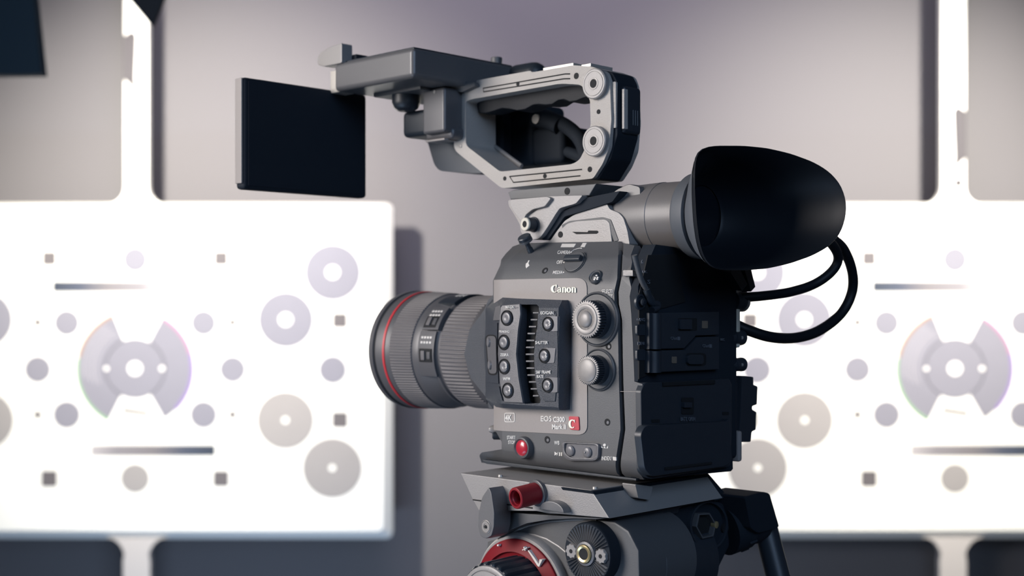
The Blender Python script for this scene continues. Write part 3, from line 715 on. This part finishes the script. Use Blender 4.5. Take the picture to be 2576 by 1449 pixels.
# mount drum joining lens and grip
finish('lens_mount', lathe([(.148, .059), (lx(1202, .0585), .0590), (lx(1194, .0580), .0575), (lx(1190, .0560), .0540), (lx(1188, .0560), .052)], (0, LC, LZ), (1, 0, 0), n=80), 'grip', CAM)

# --- shoulder deck and handle bracket
YD = -.032
deck = rounded([(1330, 614), (1384, 606), (1398, 585), (1420, 556), (1445, 540), (1500, 520), (1522, 505), (1534, 527), (1556, 535), (1568, 548), (1578, 580), (1584, 616), (1560, 622)], 6, 4)
relief('top_deck', deck, YD, -.10, 'alu', CAM, bev=.002)
relief('deck_step', rounded([(1400, 606), (1412, 580), (1436, 560), (1515, 548), (1534, 556), (1541, 580), (1544, 612), (1400, 612)], 8, 4), YD, None, 'pitch', CAM, lift=.0003, bev=0)
relief('deck_inset', rounded([(1392, 612), (1404, 584), (1425, 562), (1448, 556), (1522, 551), (1533, 560), (1540, 612)], 8, 4), YD, None, 'alu', CAM, lift=.0012, bev=.0008)
relief('deck_rim', rounded([(1412, 566), (1432, 556), (1515, 546), (1536, 552), (1556, 606), (1544, 608), (1528, 562), (1510, 556), (1440, 564), (1416, 578)], 4, 3), YD, None, 'black', CAM, lift=.0006, bev=.0004)
relief('deck_slot', [(1439, 583), (1478, 584), (1480, 580), (1502, 580), (1505, 584), (1500, 588), (1450, 589)], YD, None, 'pitch', CAM, lift=.0016, bev=0)
x_, z_ = S(1410, 590, YD)
knob('screw_well', 1410, 590, 8, YD+.0012, [(-.001, 1), (.0003, 1), (.0003, .6)], 'pitch', CAM, nrm=(0, 1, 0), n=20)
arm = rounded([(1278, 503), (1374, 494), (1466, 491), (1449, 512), (1408, 524), (1398, 538), (1377, 572), (1362, 594), (1352, 602), (1334, 603), (1318, 596), (1309, 582), (1308, 566), (1290, 534), (1279, 518)], 5, 4)
relief('handle_bracket', arm, YD+.007, YD-.05, 'alu', CAM, bev=.0016)
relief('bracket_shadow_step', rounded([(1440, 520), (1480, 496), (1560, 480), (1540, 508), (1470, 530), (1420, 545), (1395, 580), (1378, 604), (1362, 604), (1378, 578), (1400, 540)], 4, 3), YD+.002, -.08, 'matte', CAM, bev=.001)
relief('bracket_step', rounded([(1281, 502), (1376, 494), (1386, 499), (1370, 520), (1340, 527), (1322, 541), (1314, 562), (1296, 540), (1282, 518)], 5, 4), YD+.007, None, 'alu', CAM, lift=.0035, bev=.0012)
relief('handle_foot', [(1277, 484), (1290, 478), (1500, 462), (1482, 492), (1284, 502)], -.030, -.09, 'body', CAM, bev=.001)
knob('foot_hole', 1427, 481, 9, -.030, [(-.001, 1), (.0003, 1), (.0003, .5)], 'pitch', CAM, nrm=(0, 1, 0), n=20)
b = knob('clamp_bolt', 1343, 565, 17, YD+.007, [(0, 1.15), (.001, 1.15), (.001, 1), (.0085, 1), (.009, .9)], 'black', CAM, nrm=(.1, 1, 0), n=32)
knob('bolt_ring', 1343, 565, 17, YD+.007, [(.0085, .98), (.0100, .96), (.0104, .88), (.0104, .48), (.006, .42), (.006, .1)], 'ivory', b, nrm=(.1, 1, 0), n=32, )
knob('bolt_socket', 1343, 565, 17, YD+.007, [(.0103, .48), (.0106, .46), (.0106, .1)], 'pitch', b, nrm=(.1, 1, 0), n=6)

# --- top handle
YH = -.050
outer = rounded([(1142, 228), (1165, 235), (1197, 220), (1199, 202), (1334, 178), (1338, 182), (1442, 164), (1490, 168), (1525, 180), (1534, 205), (1538, 300), (1532, 372), (1516, 412), (1492, 449), (1262, 474), (1142, 377)],
                [5, 3, 3, 3, 2, 2, 6, 6, 10, 6, 4, 8, 8, 6, 10, 14], 5)
hole = rounded([(1171, 256), (1183, 250), (1410, 210), (1462, 213), (1474, 232), (1484, 252), (1486, 314), (1470, 378), (1458, 402), (1440, 413), (1258, 432), (1172, 366)],
               [8, 8, 16, 10, 6, 6, 8, 8, 10, 14, 8, 10], 5)
hd = relief('top_handle', outer, YH, -.089, 'metal', CAM, holes=[hole], bev=.0022)
grip = [(1195, 248), (1410, 208), (1466, 212), (1480, 245)]
sc = [(1474, 244), (1462, 248), (1448, 254), (1432, 256), (1418, 250), (1404, 252), (1388, 262), (1370, 264), (1352, 262), (1340, 264), (1320, 275), (1300, 278), (1282, 274), (1262, 272), (1244, 278), (1222, 284), (1204, 284)]
relief('finger_grip', grip+sc, YH-.014, -.084, 'gripdark', hd, bev=.003)
def groove(pts, par=hd): finish('groove', pxtube(pts, .00055, YH, .0002), 'pitch', par)
groove([(1434, 186), (1422, 186), (1216, 222), (1217, 231), (1420, 198), (1434, 198)]); groove([(1464, 426), (1282, 444), (1292, 459), (1460, 442)])
for p, r in (((1303, 211), 5.5), ((1450, 191), 8), ((1506, 281), 6), ((1484, 426), 7), ((1270, 449), 5.5), ((1371, 443), 6)):
    knob('handle_hole', p[0], p[1], r, YH, [(-.002, 1), (.0003, 1), (.0003, .5)], 'pitch', hd, nrm=(0, 1, 0), n=20)
for p in ((1159, 243), (1159, 367)): knob('pin', p[0], p[1], 5, YH, [(-.002, 1), (.0006, 1), (.001, .5)], 'knob', hd, nrm=(0, 1, 0), n=16)
def rosette(px, py):
    o = knob('accessory_boss', px+5, py+1, 37, YH, [(-.003, 1.04), (.0038, 1.04), (.0042, 1.0), (.0046, .97), (.0046, .85), (.0042, .84), (.0042, .82), (.0047, .81), (.0047, .44)], 'alu', CAM, nrm=(0, 1, 0), n=48)
    knob('threaded_insert', px+5, py+1, 37, YH, [(.0040, .42), (.0050, .42), (.0052, .36), (.0050, .30), (.0040, .28), (.004, .1)], 'knob', o, nrm=(0, 1, 0), n=32)
    knob('insert_hole', px+5, py+1, 37, YH, [(.0049, .29), (.00495, .28), (.00495, .1)], 'pitch', o, nrm=(0, 1, 0), n=24)
rosette(1497, 211); rosette(1497, 355)
# rear block of the handle
def hrear(name, pts, x0, x1, m, par=hd, bev=.002): return rearpiece(name, pts, x0, x1, m, par, bev=bev)
xh = S(1534, 300, YH)[0]
relief('handle_back', rounded([(1500, 172), (1540, 182), (1552, 204), (1553, 340), (1536, 400), (1505, 452), (1480, 452), (1500, 400)], 6, 4), YH-.004, -.081, 'matte', hd, bev=.003)
relief('handle_ridge', rrect(1540, 205, 1549, 322, 3), YH-.0025, -.06, 'metal', hd, bev=.0008)
xr = S(1552, 270, YH-.006)[0]
finish('rear_shoe_block', box(xr-.0055, xr+.01, -.082, YH-.009, S(1552, 335, -.056)[1], S(1552, 215, -.056)[1], .003, 3), 'black', hd)
finish('shoe_rail', box(xr-.0065, xr-.004, -.0625, -.0575, S(1552, 325, -.056)[1], S(1552, 225, -.056)[1], .0004), 'metal', hd)
for k in range(3): finish('shoe_emblem_line', tube(spline([Vector((xr-.0058, -.070-k*.003, .153+.004*math.sin(t)*1.0+.012*(t/3-.5)+.004)) for t in (0, .8, 1.6, 2.4, 3.1)], 4), .0005, 6), 'body', hd)
# shoe plates on top
for a in ((1366, 1442, 156, 168), (1462, 1486, 157, 164)):
    x0, z0 = S(a[0], a[3]-1, YH-.004); x1, z1 = S(a[1], a[2], YH-.004)
    finish('cold_shoe', box(min(x0, x1), max(x0, x1), -.083, YH-.004, z1-.0035, z1-.0005, .0005), 'bright', hd)
relief('front_clamp', rounded([(1131, 214), (1168, 204), (1192, 206), (1196, 216), (1160, 232), (1140, 228)], 4), YH+.006, -.08, 'body', hd, bev=.002)
finish('clamp_lever', pxtube([(1136, 228), (1124, 245), (1118, 265), (1120, 285), (1132, 305), (1142, 312)], .0022, YH-.005, n=10), 'alu', hd)

# --- monitor arm plate, hinges and monitor
PX0, PX1, PY0, PY1, PZ0, PZ1 = .2336, .3457, -.113, .020, .2010, .2275
mp = finish('monitor_arm', box(PX0, PX1, PY0, PY1, PZ0, PZ1, .0045, 4), 'armgrey', CAM)
finish('arm_lid', box(PX0+.004, PX1-.004, PY0+.004, PY1-.004, PZ1-.001, PZ1+.0015, .001), 'black', mp)
finish('arm_tray', box(PX0+.03, PX1-.015, PY0+.02, PY1-.035, PZ0-.003, PZ0+.002, .0015), 'body', mp)
finish('pivot_block', relief_rot([(.3327, .2262), (.3327, .2450), (.352, .2435), (.366, .2400), (.3705, .2340), (.3690, .2290), (.360, .2262)], .0210, .0085), 'alu', mp)
finish('pivot_rail', box(.326, .3335, -.055, .009, .2262, .2355, .001), 'matte', mp)
finish('slide_catch', box(.300, .3135, -.035, -.004, .228, .2335, .002), 'bright', mp)
finish('slide_catch_base', box(.297, .306, -.062, -.030, .227, .2345, .002), 'matte', mp)
finish('hinge_tab', box(.345, .3595, .010, .0135, .2030, .2230, .0008), 'bright', mp)
finish('hinge_tab_foot', box(.345, .3600, -.004, .0135, .2015, .2050, .0008), 'bright', mp)
yk, zk = R(1249, 148, .26)
finish('arm_knob', lathe([(0, .0055), (.011, .0055), (.012, .005), (.012, .002)], (.26, yk, PZ1), (0, 0, 1), n=24), 'body', mp)
finish('audio_hump', box(.20, .245, -.125, -.100, .190, .2290, .012, 5), 'black', CAM)
for px, py in ((1045, 182), (1043, 118)):
    x_, z_ = S(px, py, .02)
mo = finish('monitor', box(.358, .3715, -.0305, .1115, .1048, .2053, .0035, 3), 'matte', CAM, label='flat black monitor, switched off')
finish('monitor_screen', box(.3573, .3585, -.026, .107, .108, .202, .0004), 'matte', mo)
finish('monitor_edge', box(.3600, .3700, .1112, .1130, .110, .2045, .0006), 'plate', mo)
# joint below the arm
def vcyl(name, px, py0, py1, rpx, y, m, par, r2=None):
    x, z1 = S(px, py0, y); _, z0 = S(px, py1, y); c = Vector((x, y, 0)); r = rm(rpx, c)
    q = [(z0, r*.55), (z0+.003, r*.85), (z0+.008, r), (z1, r)]
    return finish(name, lathe(q, (x, y, 0), (0, 0, 1), n=32), m, par)
vcyl('swivel_joint', 1022, 222, 280, 36, -.03, 'black', mp)
finish('joint_block', sbox(1062, 222, 1118, 335, -.028, -.066, .003, 3), 'lens', mp)
finish('joint_body', sbox(1010, 276, 1078, 343, -.036, -.08, .005, 3), 'black', mp)
finish('joint_collar', sbox(1068, 322, 1138, 352, -.036, -.07, .004, 3), 'lens', mp)
finish('collar_edge', sbox(1070, 350, 1118, 355, -.034, -.05, .0005), 'plate', mp)
knob('joint_screw', 1094, 231, 5, -.028, [(0, 1), (.0008, .8), (.0008, .2)], 'knob', mp, nrm=(0, 1, 0), n=16)
relief('microphone_pod', rounded([(1075, 357), (1150, 350), (1215, 380), (1215, 436), (1180, 436), (1105, 430), (1092, 415)], [3, 3, 10, 10, 10, 16, 14], 5), -.064, -.10, 'skirt', CAM, bev=.004)
# audio unit and loop of cable seen through the handle
finish('audio_unit', sbox(1236, 265, 1342, 420, -.118, -.165, .006, 3), 'matte', CAM)
finish('audio_unit_base', sbox(1335, 318, 1416, 412, -.118, -.165, .006, 3), 'matte', CAM)
finish('audio_unit_side', sbox(1180, 268, 1262, 415, -.105, -.15, .004, 3), 'matte', CAM)
def spath(pts): return [Vector((S(a, b, y)[0], y, S(a, b, y)[1])) for a, b, y in pts]
finish('audio_cable', tube(spline(spath([(1345, 285, -.13), (1385, 298, -.125), (1425, 318, -.12), (1455, 345, -.115), (1470, 375, -.11), (1478, 420, -.105)]), 6), .0068, 12), 'matte', CAM)
finish('cable_plug', tube(spath([(1348, 300, -.12), (1380, 304, -.12), (1410, 318, -.12)]), .0085, 16), 'matte', CAM)
finish('audio_cable', tube(spline(spath([(1415, 378, -.13), (1445, 388, -.12), (1478, 402, -.115)]), 6), .0052, 12), 'matte', CAM)
finish('plug_ring', lathe([(0, .0045), (.003, .0045), (.003, .002)], (*[S(1352, 300, -.113)[0], -.113], S(1352, 300, -.113)[1]), (0, 1, 0), n=16), 'bright', CAM)
finish('diagonal_strut', tube(spath([(1235, 362, -.088), (1312, 418, -.088)]), .0022, 8), 'alu', hd)

# --- viewfinder
VY, VZ = -.062, .0712
vr = .0290
vf = finish('viewfinder_tube', lathe([(-.085, .021), (-.075, .0245), (-.052, vr*.93), (-.050, vr*.965), (-.020, vr), (-.0185, vr), (-.018, vr*.985), (-.003, vr*.985), (.016, vr)], (0, VY, VZ), (-1, 0, 0), n=64), 'tube', CAM)
finish('eyepiece_collar', lathe([(.0085, vr), (.009, vr*1.10), (.012, vr*1.17), (.022, vr*1.20), (.0235, vr*1.12)], (0, VY, VZ), (-1, 0, 0), n=64, cap=False), 'skirt', vf)
relief('tube_shoulder', rounded([(1512, 520), (1548, 478), (1580, 462), (1610, 470), (1612, 560), (1590, 600), (1580, 560), (1556, 538), (1530, 530)], 8, 4), VY+.022, VY-.01, 'tube', CAM, bev=.006)
# rubber eyecup: collar circle -> flare -> oblique oval mouth, then back inside to the eyepiece
A_ = Vector((-.043, -.02)); B_ = Vector((-.114, -.115)); dr = (B_-A_).normalized(); nrm = (-dr.y*-1, dr.x*-1)
pn = Vector((dr.y, -dr.x, 0))
raw = [(290, 110), (330, 80), (400, 70), (600, 70), (750, 85), (900, 120), (1050, 175), (1150, 235), (1220, 310), (1255, 390), (1267, 470), (1255, 560), (1220, 650), (1150, 725), (1040, 785), (900, 835), (750, 868), (600, 880), (450, 878), (380, 860), (335, 800), (305, 700), (285, 550), (274, 350), (277, 180)]
mouth = [onplane(1640+a/2.5875, 340+b/2.5875, (A_.x, A_.y, 0), pn) for a, b in raw]
mc = sum(mouth, Vector())/len(mouth)
def polar(pt): return (Vector((pt.x-mc.x, pt.y-mc.y)).dot(dr), pt.z-mc.z)
mp2 = [polar(p) for p in mouth]
def mouth_at(a):
    d = (math.cos(a), math.sin(a)); best = 0
    for i in range(len(mp2)):
        p, q = mp2[i], mp2[(i+1) % len(mp2)]
        ex, ey = q[0]-p[0], q[1]-p[1]; den = d[0]*ey-d[1]*ex
        if abs(den) < 1e-12: continue
        t = (p[0]*ey-p[1]*ex)/den; u = (p[0]*d[1]-p[1]*d[0])/den
        if t > 0 and -1e-6 <= u <= 1+1e-6: best = max(best, t)
    return best
NA = 96; radii = [mouth_at(2*PI*i/NA) for i in range(NA)]
for _ in range(2): radii = [(radii[i-1]+radii[i]*2+radii[(i+1) % NA])/4 for i in range(NA)]
def mring(scale, back, blend=0.0, circ_r=.03, circ_x=0.0):
    out = []
    for i in range(NA):
        a = 2*PI*i/NA; r = radii[i]*scale
        m_ = Vector((mc.x+dr.x*r*math.cos(a), mc.y+dr.y*r*math.cos(a), mc.z+r*math.sin(a)))+Vector((pn.x, pn.y, 0))*back
        c_ = Vector((circ_x, VY-circ_r*math.cos(a), VZ+circ_r*math.sin(a)))
        out.append(m_.lerp(c_, blend))
    return out
sgn = 1 if (Vector((0, VY, VZ))-mc).dot(pn) > 0 else -1
def skin(rings, m, nm, par, cap0=False, cap1=False):
    bm = bmesh.new(); V = [[bm.verts.new(p) for p in r] for r in rings]
    for P_, Q_ in zip(V, V[1:]):
        for i in range(NA): bm.faces.new((P_[i], P_[(i+1) % NA], Q_[(i+1) % NA], Q_[i]))
    if cap0: bm.faces.new(V[0])
    if cap1: bm.faces.new(V[-1])
    return finish(nm, bm, m, par, sharp=60)
c0 = dict(circ_r=.034, circ_x=-.026)
out_r = [mring(1, 0, 1, **c0), mring(1, sgn*.008, .72, circ_r=.037, circ_x=-.028), mring(.975, sgn*.008, .40, circ_r=.041, circ_x=-.032), mring(.985, sgn*.005, .12, circ_r=.043, circ_x=-.036), mring(1, sgn*.002, 0), mring(1, 0, 0), mring(.993, -sgn*.0008, 0)]
in_r = [mring(.985, 0, 0), mring(.955, sgn*.006, .06, circ_r=.036, circ_x=-.02), mring(.90, sgn*.010, .35, circ_r=.034, circ_x=-.018), mring(.8, sgn*.012, .7, circ_r=.029, circ_x=-.012), mring(1, 0, 1, circ_r=.026, circ_x=-.020), mring(1, 0, 1, circ_r=.024, circ_x=-.0180)]
ec = skin(out_r+in_r, 'rubber', 'eyecup', CAM)
ec['label'] = 'large flared black rubber eyecup'
skin([mring(1, sgn*.0004, 1, circ_r=.0346, circ_x=-.0255), mring(1.0, sgn*.0085, .70, circ_r=.0378, circ_x=-.0275), mring(.983, sgn*.009, .38, circ_r=.0418, circ_x=-.0315), mring(.991, sgn*.0065, .14, circ_r=.044, circ_x=-.0355)], 'skirt', 'eyecup_skirt', ec)
finish('eyepiece_glass', lathe([(.0155, .0285), (.0166, .0285), (.0175, .0150), (.0182, .008), (.0184, .001)], (0, VY, VZ), (-1, 0, 0), n=48), 'glass', vf)

# ================================================================== TRIPOD
TZ = -H
TR = thing('tripod', 'tripod with fluid head and red knobs carrying the cinema camera', 'tripod', (K.x, K.y, 0), ANG)
ZB[TR.name] = TZ
PY_ = .028
ZT = -.1400
# sliding plate: slanted ends
def plate_part(name, pts, y0, y1, m, bev=.001, **k): return relief(name, pts, y0, y1, m, TR, bev=bev, **k)
pl = plate_part('sliding_plate', [(1158, 1190), (1487, 1233), (1533, 1304), (1405, 1293), (1380, 1292), (1349, 1286), (1204, 1262+22), (1189, 1257)], PY_, -.118, 'alu', .0008)
finish('plate_seam', pxtube([(1190, 1257), (1290, 1271), (1340, 1278)], .0006, PY_, 0), 'pitch', pl)
xa, za = S(1500, 1240, PY_)
finish('plate_recess', box(S(1487, 1236, PY_)[0]-.0006, .10, -.11, PY_-.0006, ZT-.004, ZT-.0010, 0), 'alu', pl)
finish('camera_base_plate', box(.028, .140, -.112, -.035, ZT-.001, ZBASE-.0020, .001), 'body', TR)
for px, py in ((1242, 1196), (1480, 1226)): finish('spring_pin', lathe([(0, .0022), (.0016, .0020), (.0018, .0008)], (S(px, py+6, PY_)[0], PY_-.008, ZT), (0, 0, 1), n=12), 'bright', TR)
# rear dark end of plate
rearpiece('plate_end', [(1490, 1236), (1783, 1191), (1832, 1248), (1790, 1262), (1536, 1303)], .018, .05, 'matte', TR, bev=.001)
rearpiece('locking_tab', rounded([(1598, 1218), (1643, 1224), (1636, 1254), (1632, 1258), (1606, 1254)], 4), .005, .018, 'alu', TR, bev=.001)
rearpiece('lower_clamp', [(1536, 1303), (1795, 1245), (1832, 1250), (1800, 1262), (1720, 1275), (1690, 1290), (1560, 1310)], .014, .05, 'black', TR, bev=.0015)
rearpiece('clamp_underside', rounded([(1616, 1290), (1710, 1272), (1705, 1296), (1650, 1304), (1622, 1300)], 6), .016, .05, 'black', TR, bev=.002)
# lever on the left
lv = relief('locking_lever', rounded([(1229, 1225), (1236, 1240), (1243, 1290), (1242, 1325), (1236, 1348), (1222, 1356), (1208, 1350), (1202, 1325), (1203, 1290), (1212, 1250)], 5, 3), PY_+.016, PY_-.003, 'lever', TR, bev=.0022)
knob('lever_screw', 1223, 1325, 17, PY_+.016, [(-.001, 1), (.0004, 1), (.0006, .92), (.0002, .88), (.0002, .84), (.0008, .82), (.0008, .45), (.0004, .42), (.0004, .1)], 'knob', lv, nrm=(0, 1, 0), n=32)
knob('lever_screw_socket', 1223, 1325, 4.5, PY_+.016, [(0, 1), (.0011, 1), (.0011, .2)], 'pitch', lv, nrm=(0, 1, 0), n=6)
# red locking knob
rk = knob('red_knob', 1352, 1240, 28, PY_, [(-.001, 1.12), (.001, 1.10), (.001, .98), (.0205, .98), (.0222, .96), (.0228, .88), (.0228, .74), (.0215, .68), (.014, .66), (.014, .1)], 'redk', TR, nrm=(.12, 1, -.1), n=48)
knob('knob_thread', 1352, 1240, 28, PY_, [(.0141, .66), (.0143, .6), (.0160, .665), (.0162, .6), (.0180, .665), (.0182, .6), (.02, .665), (.0202, .6), (.0212, .67)], 'redk', rk, nrm=(.12, 1, -.1), n=40, cap=False)
knob('knob_collar', 1352, 1240, 28, PY_, [(-.001, 1.2), (.0015, 1.2), (.002, 1.12), (.002, .9)], 'lens', rk, nrm=(.12, 1, -.1), n=40)
# half-moon button
relief('half_moon_button', [(1387+31*math.cos(a), 1286+5*math.cos(a)-25*math.sin(a)) for a in [PI-PI*k/14 for k in range(15)]], PY_+.0085, PY_-.002, 'lever', TR, bev=.001)
# head housing: swooping shell
hs = [(1225, 1362), (1262, 1353), (1290, 1338), (1330, 1322), (1380, 1312), (1440, 1307), (1500, 1307), (1545, 1312), (1580, 1335), (1606, 1385), (1608, 1449), (1590, 1600), (1400, 1680), (1190, 1640)]
relief('head_shell', hs, .012, -.05, 'body', TR, bev=.0022)
finish('shell_edge_highlight', pxtube([(1262, 1353), (1290, 1338), (1330, 1322), (1380, 1312), (1440, 1307), (1500, 1307)], .0011, .012, -.0004, n=8), 'alu', TR)  # paler tubes drawn for the highlights along the shell edges
finish('shell_edge_highlight', pxtube([(1288, 1345), (1315, 1342), (1345, 1346), (1375, 1356), (1405, 1374), (1437, 1400)], .0010, .012, -.0002, n=8), 'alu', TR)
relief('saddle', [(1210, 1286), (1300, 1290), (1330, 1293), (1530, 1304), (1500, 1307), (1440, 1305), (1380, 1308), (1325, 1317), (1285, 1333), (1256, 1350), (1230, 1354)], .022, -.10, 'body', TR, bev=.001)
# counterbalance dial: red ring, ribbed knob, cap
c3 = dict(nrm=(0, 1, 0))
rr_ = knob('red_dial_ring', 1320, 1502, 150, .012, [(-.004, 1.08), (.004, 1.08), (.0065, 1.04), (.0068, 1.0)], 'alu', TR, n=80, **c3)
knob('red_ring', 1320, 1502, 150, .012, [(.004, 1.0), (.0085, .99), (.0092, .97), (.0120, .82), (.0124, .79), (.0100, .77), (.008, .6)], 'reddark', rr_, n=80, **c3)
kb = knob('drag_knob', 1312, 1502, 106, .020, [(0, .99), (.004, .99, 1), (.034, .97, 1), (.0365, .93, 1), (.037, .86), (.037, .3)], 'black', TR, teeth=26, depthr=.0032, duty=3, **c3)
knob('drag_knob_cap', 1312, 1502, 106, .020, [(.0366, .90), (.0385, .89), (.0392, .86), (.0392, .80), (.0385, .79), (.0385, .775), (.0395, .765), (.0405, .5), (.0408, .03)], 'alu', kb, n=64, **c3)
sr = lambda x, z: .0228
for pts in ([(1316, 1377), (1318, 1375), (1322, 1384), (1320, 1386)], [(1313, 1383), (1325, 1377), (1326, 1379), (1314, 1385)], [(1250, 1370), (1254, 1369), (1254, 1374), (1250, 1374)]):
    relief('dial_marking', pts, .0250, .0215, 'ink', TR, bev=0)
relief('dial_arrow', [(1327, 1385), (1330, 1384), (1343, 1401), (1355, 1419), (1357, 1407), (1364, 1408), (1356, 1426), (1352, 1424), (1340, 1405)], .0250, .018, 'ink', TR, bev=0)
# toothed rosette with brass insert
ro = knob('handle_rosette', 1502, 1387, 74, .012, [(-.03, 1.06), (.010, 1.04), (.0115, 1.0), (.0115, .3)], 'matte', TR, n=64, **c3)
x_, z_ = S(1502, 1387, .012); cr_ = Vector((x_, .012+.0115, z_)); rr0 = rm(74, cr_)
bm = bmesh.new(); NT = 46
for k in range(NT):
    a = 2*PI*k/NT
    if abs(math.sin(a)) < .28: continue
    d = Vector((math.cos(a), 0, math.sin(a))); t = Vector((-math.sin(a), 0, math.cos(a)))
    w0, w1 = rr0*.012, rr0*.018
    vs = [bm.verts.new(cr_+d*r+t*s_*w+Vector((0, h, 0))) for (r, w) in ((rr0*.44, w0), (rr0*.98, w1)) for s_, h in ((-1, 0), (0, .0022), (1, 0))]
    bm.faces.new((vs[0], vs[1], vs[4], vs[3])); bm.faces.new((vs[1], vs[2], vs[5], vs[4])); bm.faces.new((vs[3], vs[4], vs[5])); bm.faces.new((vs[0], vs[2], vs[1]))
finish('rosette_teeth', bm, 'knob', ro, wn=False)
for sgx in (-1, 1):
    c = cr_+Vector((sgx*rr0*.66, 0, 0)); q = rr0*.26
    finish('rosette_screw', lathe([(-.001, q), (.0016, q, 1), (.0022, q*.9, 1), (.0022, q*.3)], c, (0, 1, 0), teeth=9, depthr=q*.12), 'alu', ro)
    finish('rosette_screw_hole', lathe([(.001, q*.28), (.0024, q*.28), (.0024, q*.1)], c, (0, 1, 0), n=12), 'pitch', ro)
finish('insert_collar', lathe([(0, rr0*.42), (.003, rr0*.41), (.0036, rr0*.33), (.001, rr0*.32), (.001, rr0*.1)], cr_, (0, 1, 0), n=40), 'strip', ro)
finish('brass_insert', lathe([(.002, rr0*.31), (.0046, rr0*.31), (.0052, rr0*.27), (.0046, rr0*.20), (.0015, rr0*.19), (.0012, rr0*.17)], cr_, (0, 1, 0), n=40), 'brass', ro)
finish('insert_bore', lathe([(.001, rr0*.21), (.0043, rr0*.21), (.0040, rr0*.05)], cr_, (0, 1, 0), n=24), 'pitch', ro)
# drum behind and yoke on the right
def ycyl(name, px, py, rpx, y0, y1, m, par=TR, e=.004, n=64):
    x, z = S(px, py, y0); r = rm(rpx, (x, y0, z))
    return finish(name, lathe([(0, r*.6), (.001, r-e), (e, r), (y0-y1, r)], (x, y0, z), (0, -1, 0), n=n), m, par)
ycyl('head_drum', 1565, 1415, 118, -.012, -.060, 'body', e=.010)
ycyl('head_drum_far', 1600, 1420, 128, -.062, -.120, 'black', e=.006)
finish('centre_column', box(.02, .10, -.10, -.01, -.52, -.20, .01, 3), 'matte', TR)
rearpiece('pan_bar_yoke', rounded([(1640, 1300), (1790, 1255), (1826, 1268), (1838, 1320), (1838, 1372), (1800, 1449), (1780, 1560), (1640, 1560)], 10), .016, .05, 'matte', TR, bev=.003)
ck = [(1758, 1292), (1786, 1290), (1803, 1318), (1796, 1350), (1768, 1356), (1751, 1325)]
hexo = [(1762-12+a, b) for a, b in ()]
def ringpoly(name, pts, w, x0, x1, m):
    c = (sum(p[0] for p in pts)/len(pts), sum(p[1] for p in pts)/len(pts))
    inn = [(c[0]+(p[0]-c[0])*w, c[1]+(p[1]-c[1])*w) for p in pts]
    return rearpiece(name, pts, x0, x1, m, TR, holes=[inn], bev=.0006)
ringpoly('hex_collar', ck, .84, .0105, .018, 'body')
ringpoly('yoke_rim', [(1785+48*math.cos(a)*1.0, 1322+62*math.sin(a)) for a in [2*PI*k/40 for k in range(40)]], .90, .012, .017, 'black')
rearpiece('hex_cavity', ck, .0152, .03, 'pitch', TR, bev=0)
finish('hex_pin', lathe([(0, .003), (.004, .003), (.0045, .001)], (.014, *R(1793, 1319, .014)), (-1, 0, 0), n=16), 'brass', TR)
finish('yoke_hole', lathe([(0, .0045), (.0022, .0045), (.0022, .001)], (.016, *R(1820, 1328, .016)), (-1, 0, 0), n=20), 'pitch', TR)
# pan bar: ribbed boss, clamp and bar running down to the right
p0 = Vector((.02, *R(1838, 1325, .02))); p1 = Vector((.012, *R(1905, 1300, .012)))
finish('pan_bar_boss', tube([p0+(p0-p1)*.3, p0.lerp(p1, .35), p0.lerp(p1, .36), p0.lerp(p1, .7), p1], [.0225, .0225, .0205, .0212, .0195], 28), 'matte', TR)
bm = bmesh.new()
for k in range(9):
    a = math.radians(60+k*14); c0_ = p0.lerp(p1, .1); c1_ = p0.lerp(p1, .36)
    off = Vector((-math.sin(a)*0, 0, 0))
    t = (p1-p0).normalized(); u = t.orthogonal().normalized(); v = t.cross(u)
    q = (u*math.cos(a*3)+v*math.sin(a*3))*.0226
    tube([c0_+q, c1_+q], .0011, 6, bm)
finish('boss_ribs', bm, 'black', TR)
cl = rearpiece('pan_bar_clamp', rounded([(1874, 1250), (1920, 1237), (1937, 1241), (1961, 1324), (1955, 1330), (1908, 1342), (1890, 1330)], [6, 6, 6, 5, 6, 6, 6]), -.008, .030, 'matte', TR, bev=.004)
b0 = Vector((.010, *R(1925, 1325, .010))); b1 = Vector((-.015, *R(1985, 1560, -.015)))
b0 = b0+(b0-b1)*.02; b2 = b1+(b1-b0)*.9
finish('pan_bar', tube([b0, b1, b2], .0105, 28), 'black', TR)
finish('pan_bar_grip', tube([b2, b2+(b2-b1)*1.0], .0150, 24), 'rubber', TR)
# legs down to the floor
top = Vector((.06, -.055, -.40))
finish('leg_bowl', lathe([(-.56, .05), (-.50, .06), (-.44, .062), (-.40, .04)], (.06, -.055, 0), (0, 0, 1), n=40), 'matte', TR)
for k in range(3):
    a = math.radians(30+120*k); d = Vector((math.cos(a), math.sin(a), 0))
    s0 = Vector((.06, -.055, -.50))+d*.05; s1 = Vector((.06, -.055, -.98))+d*.25; s2 = Vector((.06, -.055, -H+.018))+d*.45
    lg = finish('leg', tube([s0, s1], .017, 16), 'matte', TR)
    finish('lower_leg', tube([s1-(s1-s0)*.1, s2], .013, 16), 'black', lg)
    finish('rubber_foot', lathe([(-H, .022), (-H+.012, .022), (-H+.035, .014)], (s2.x, s2.y, 0), (0, 0, 1), n=20), 'rubber', lg)
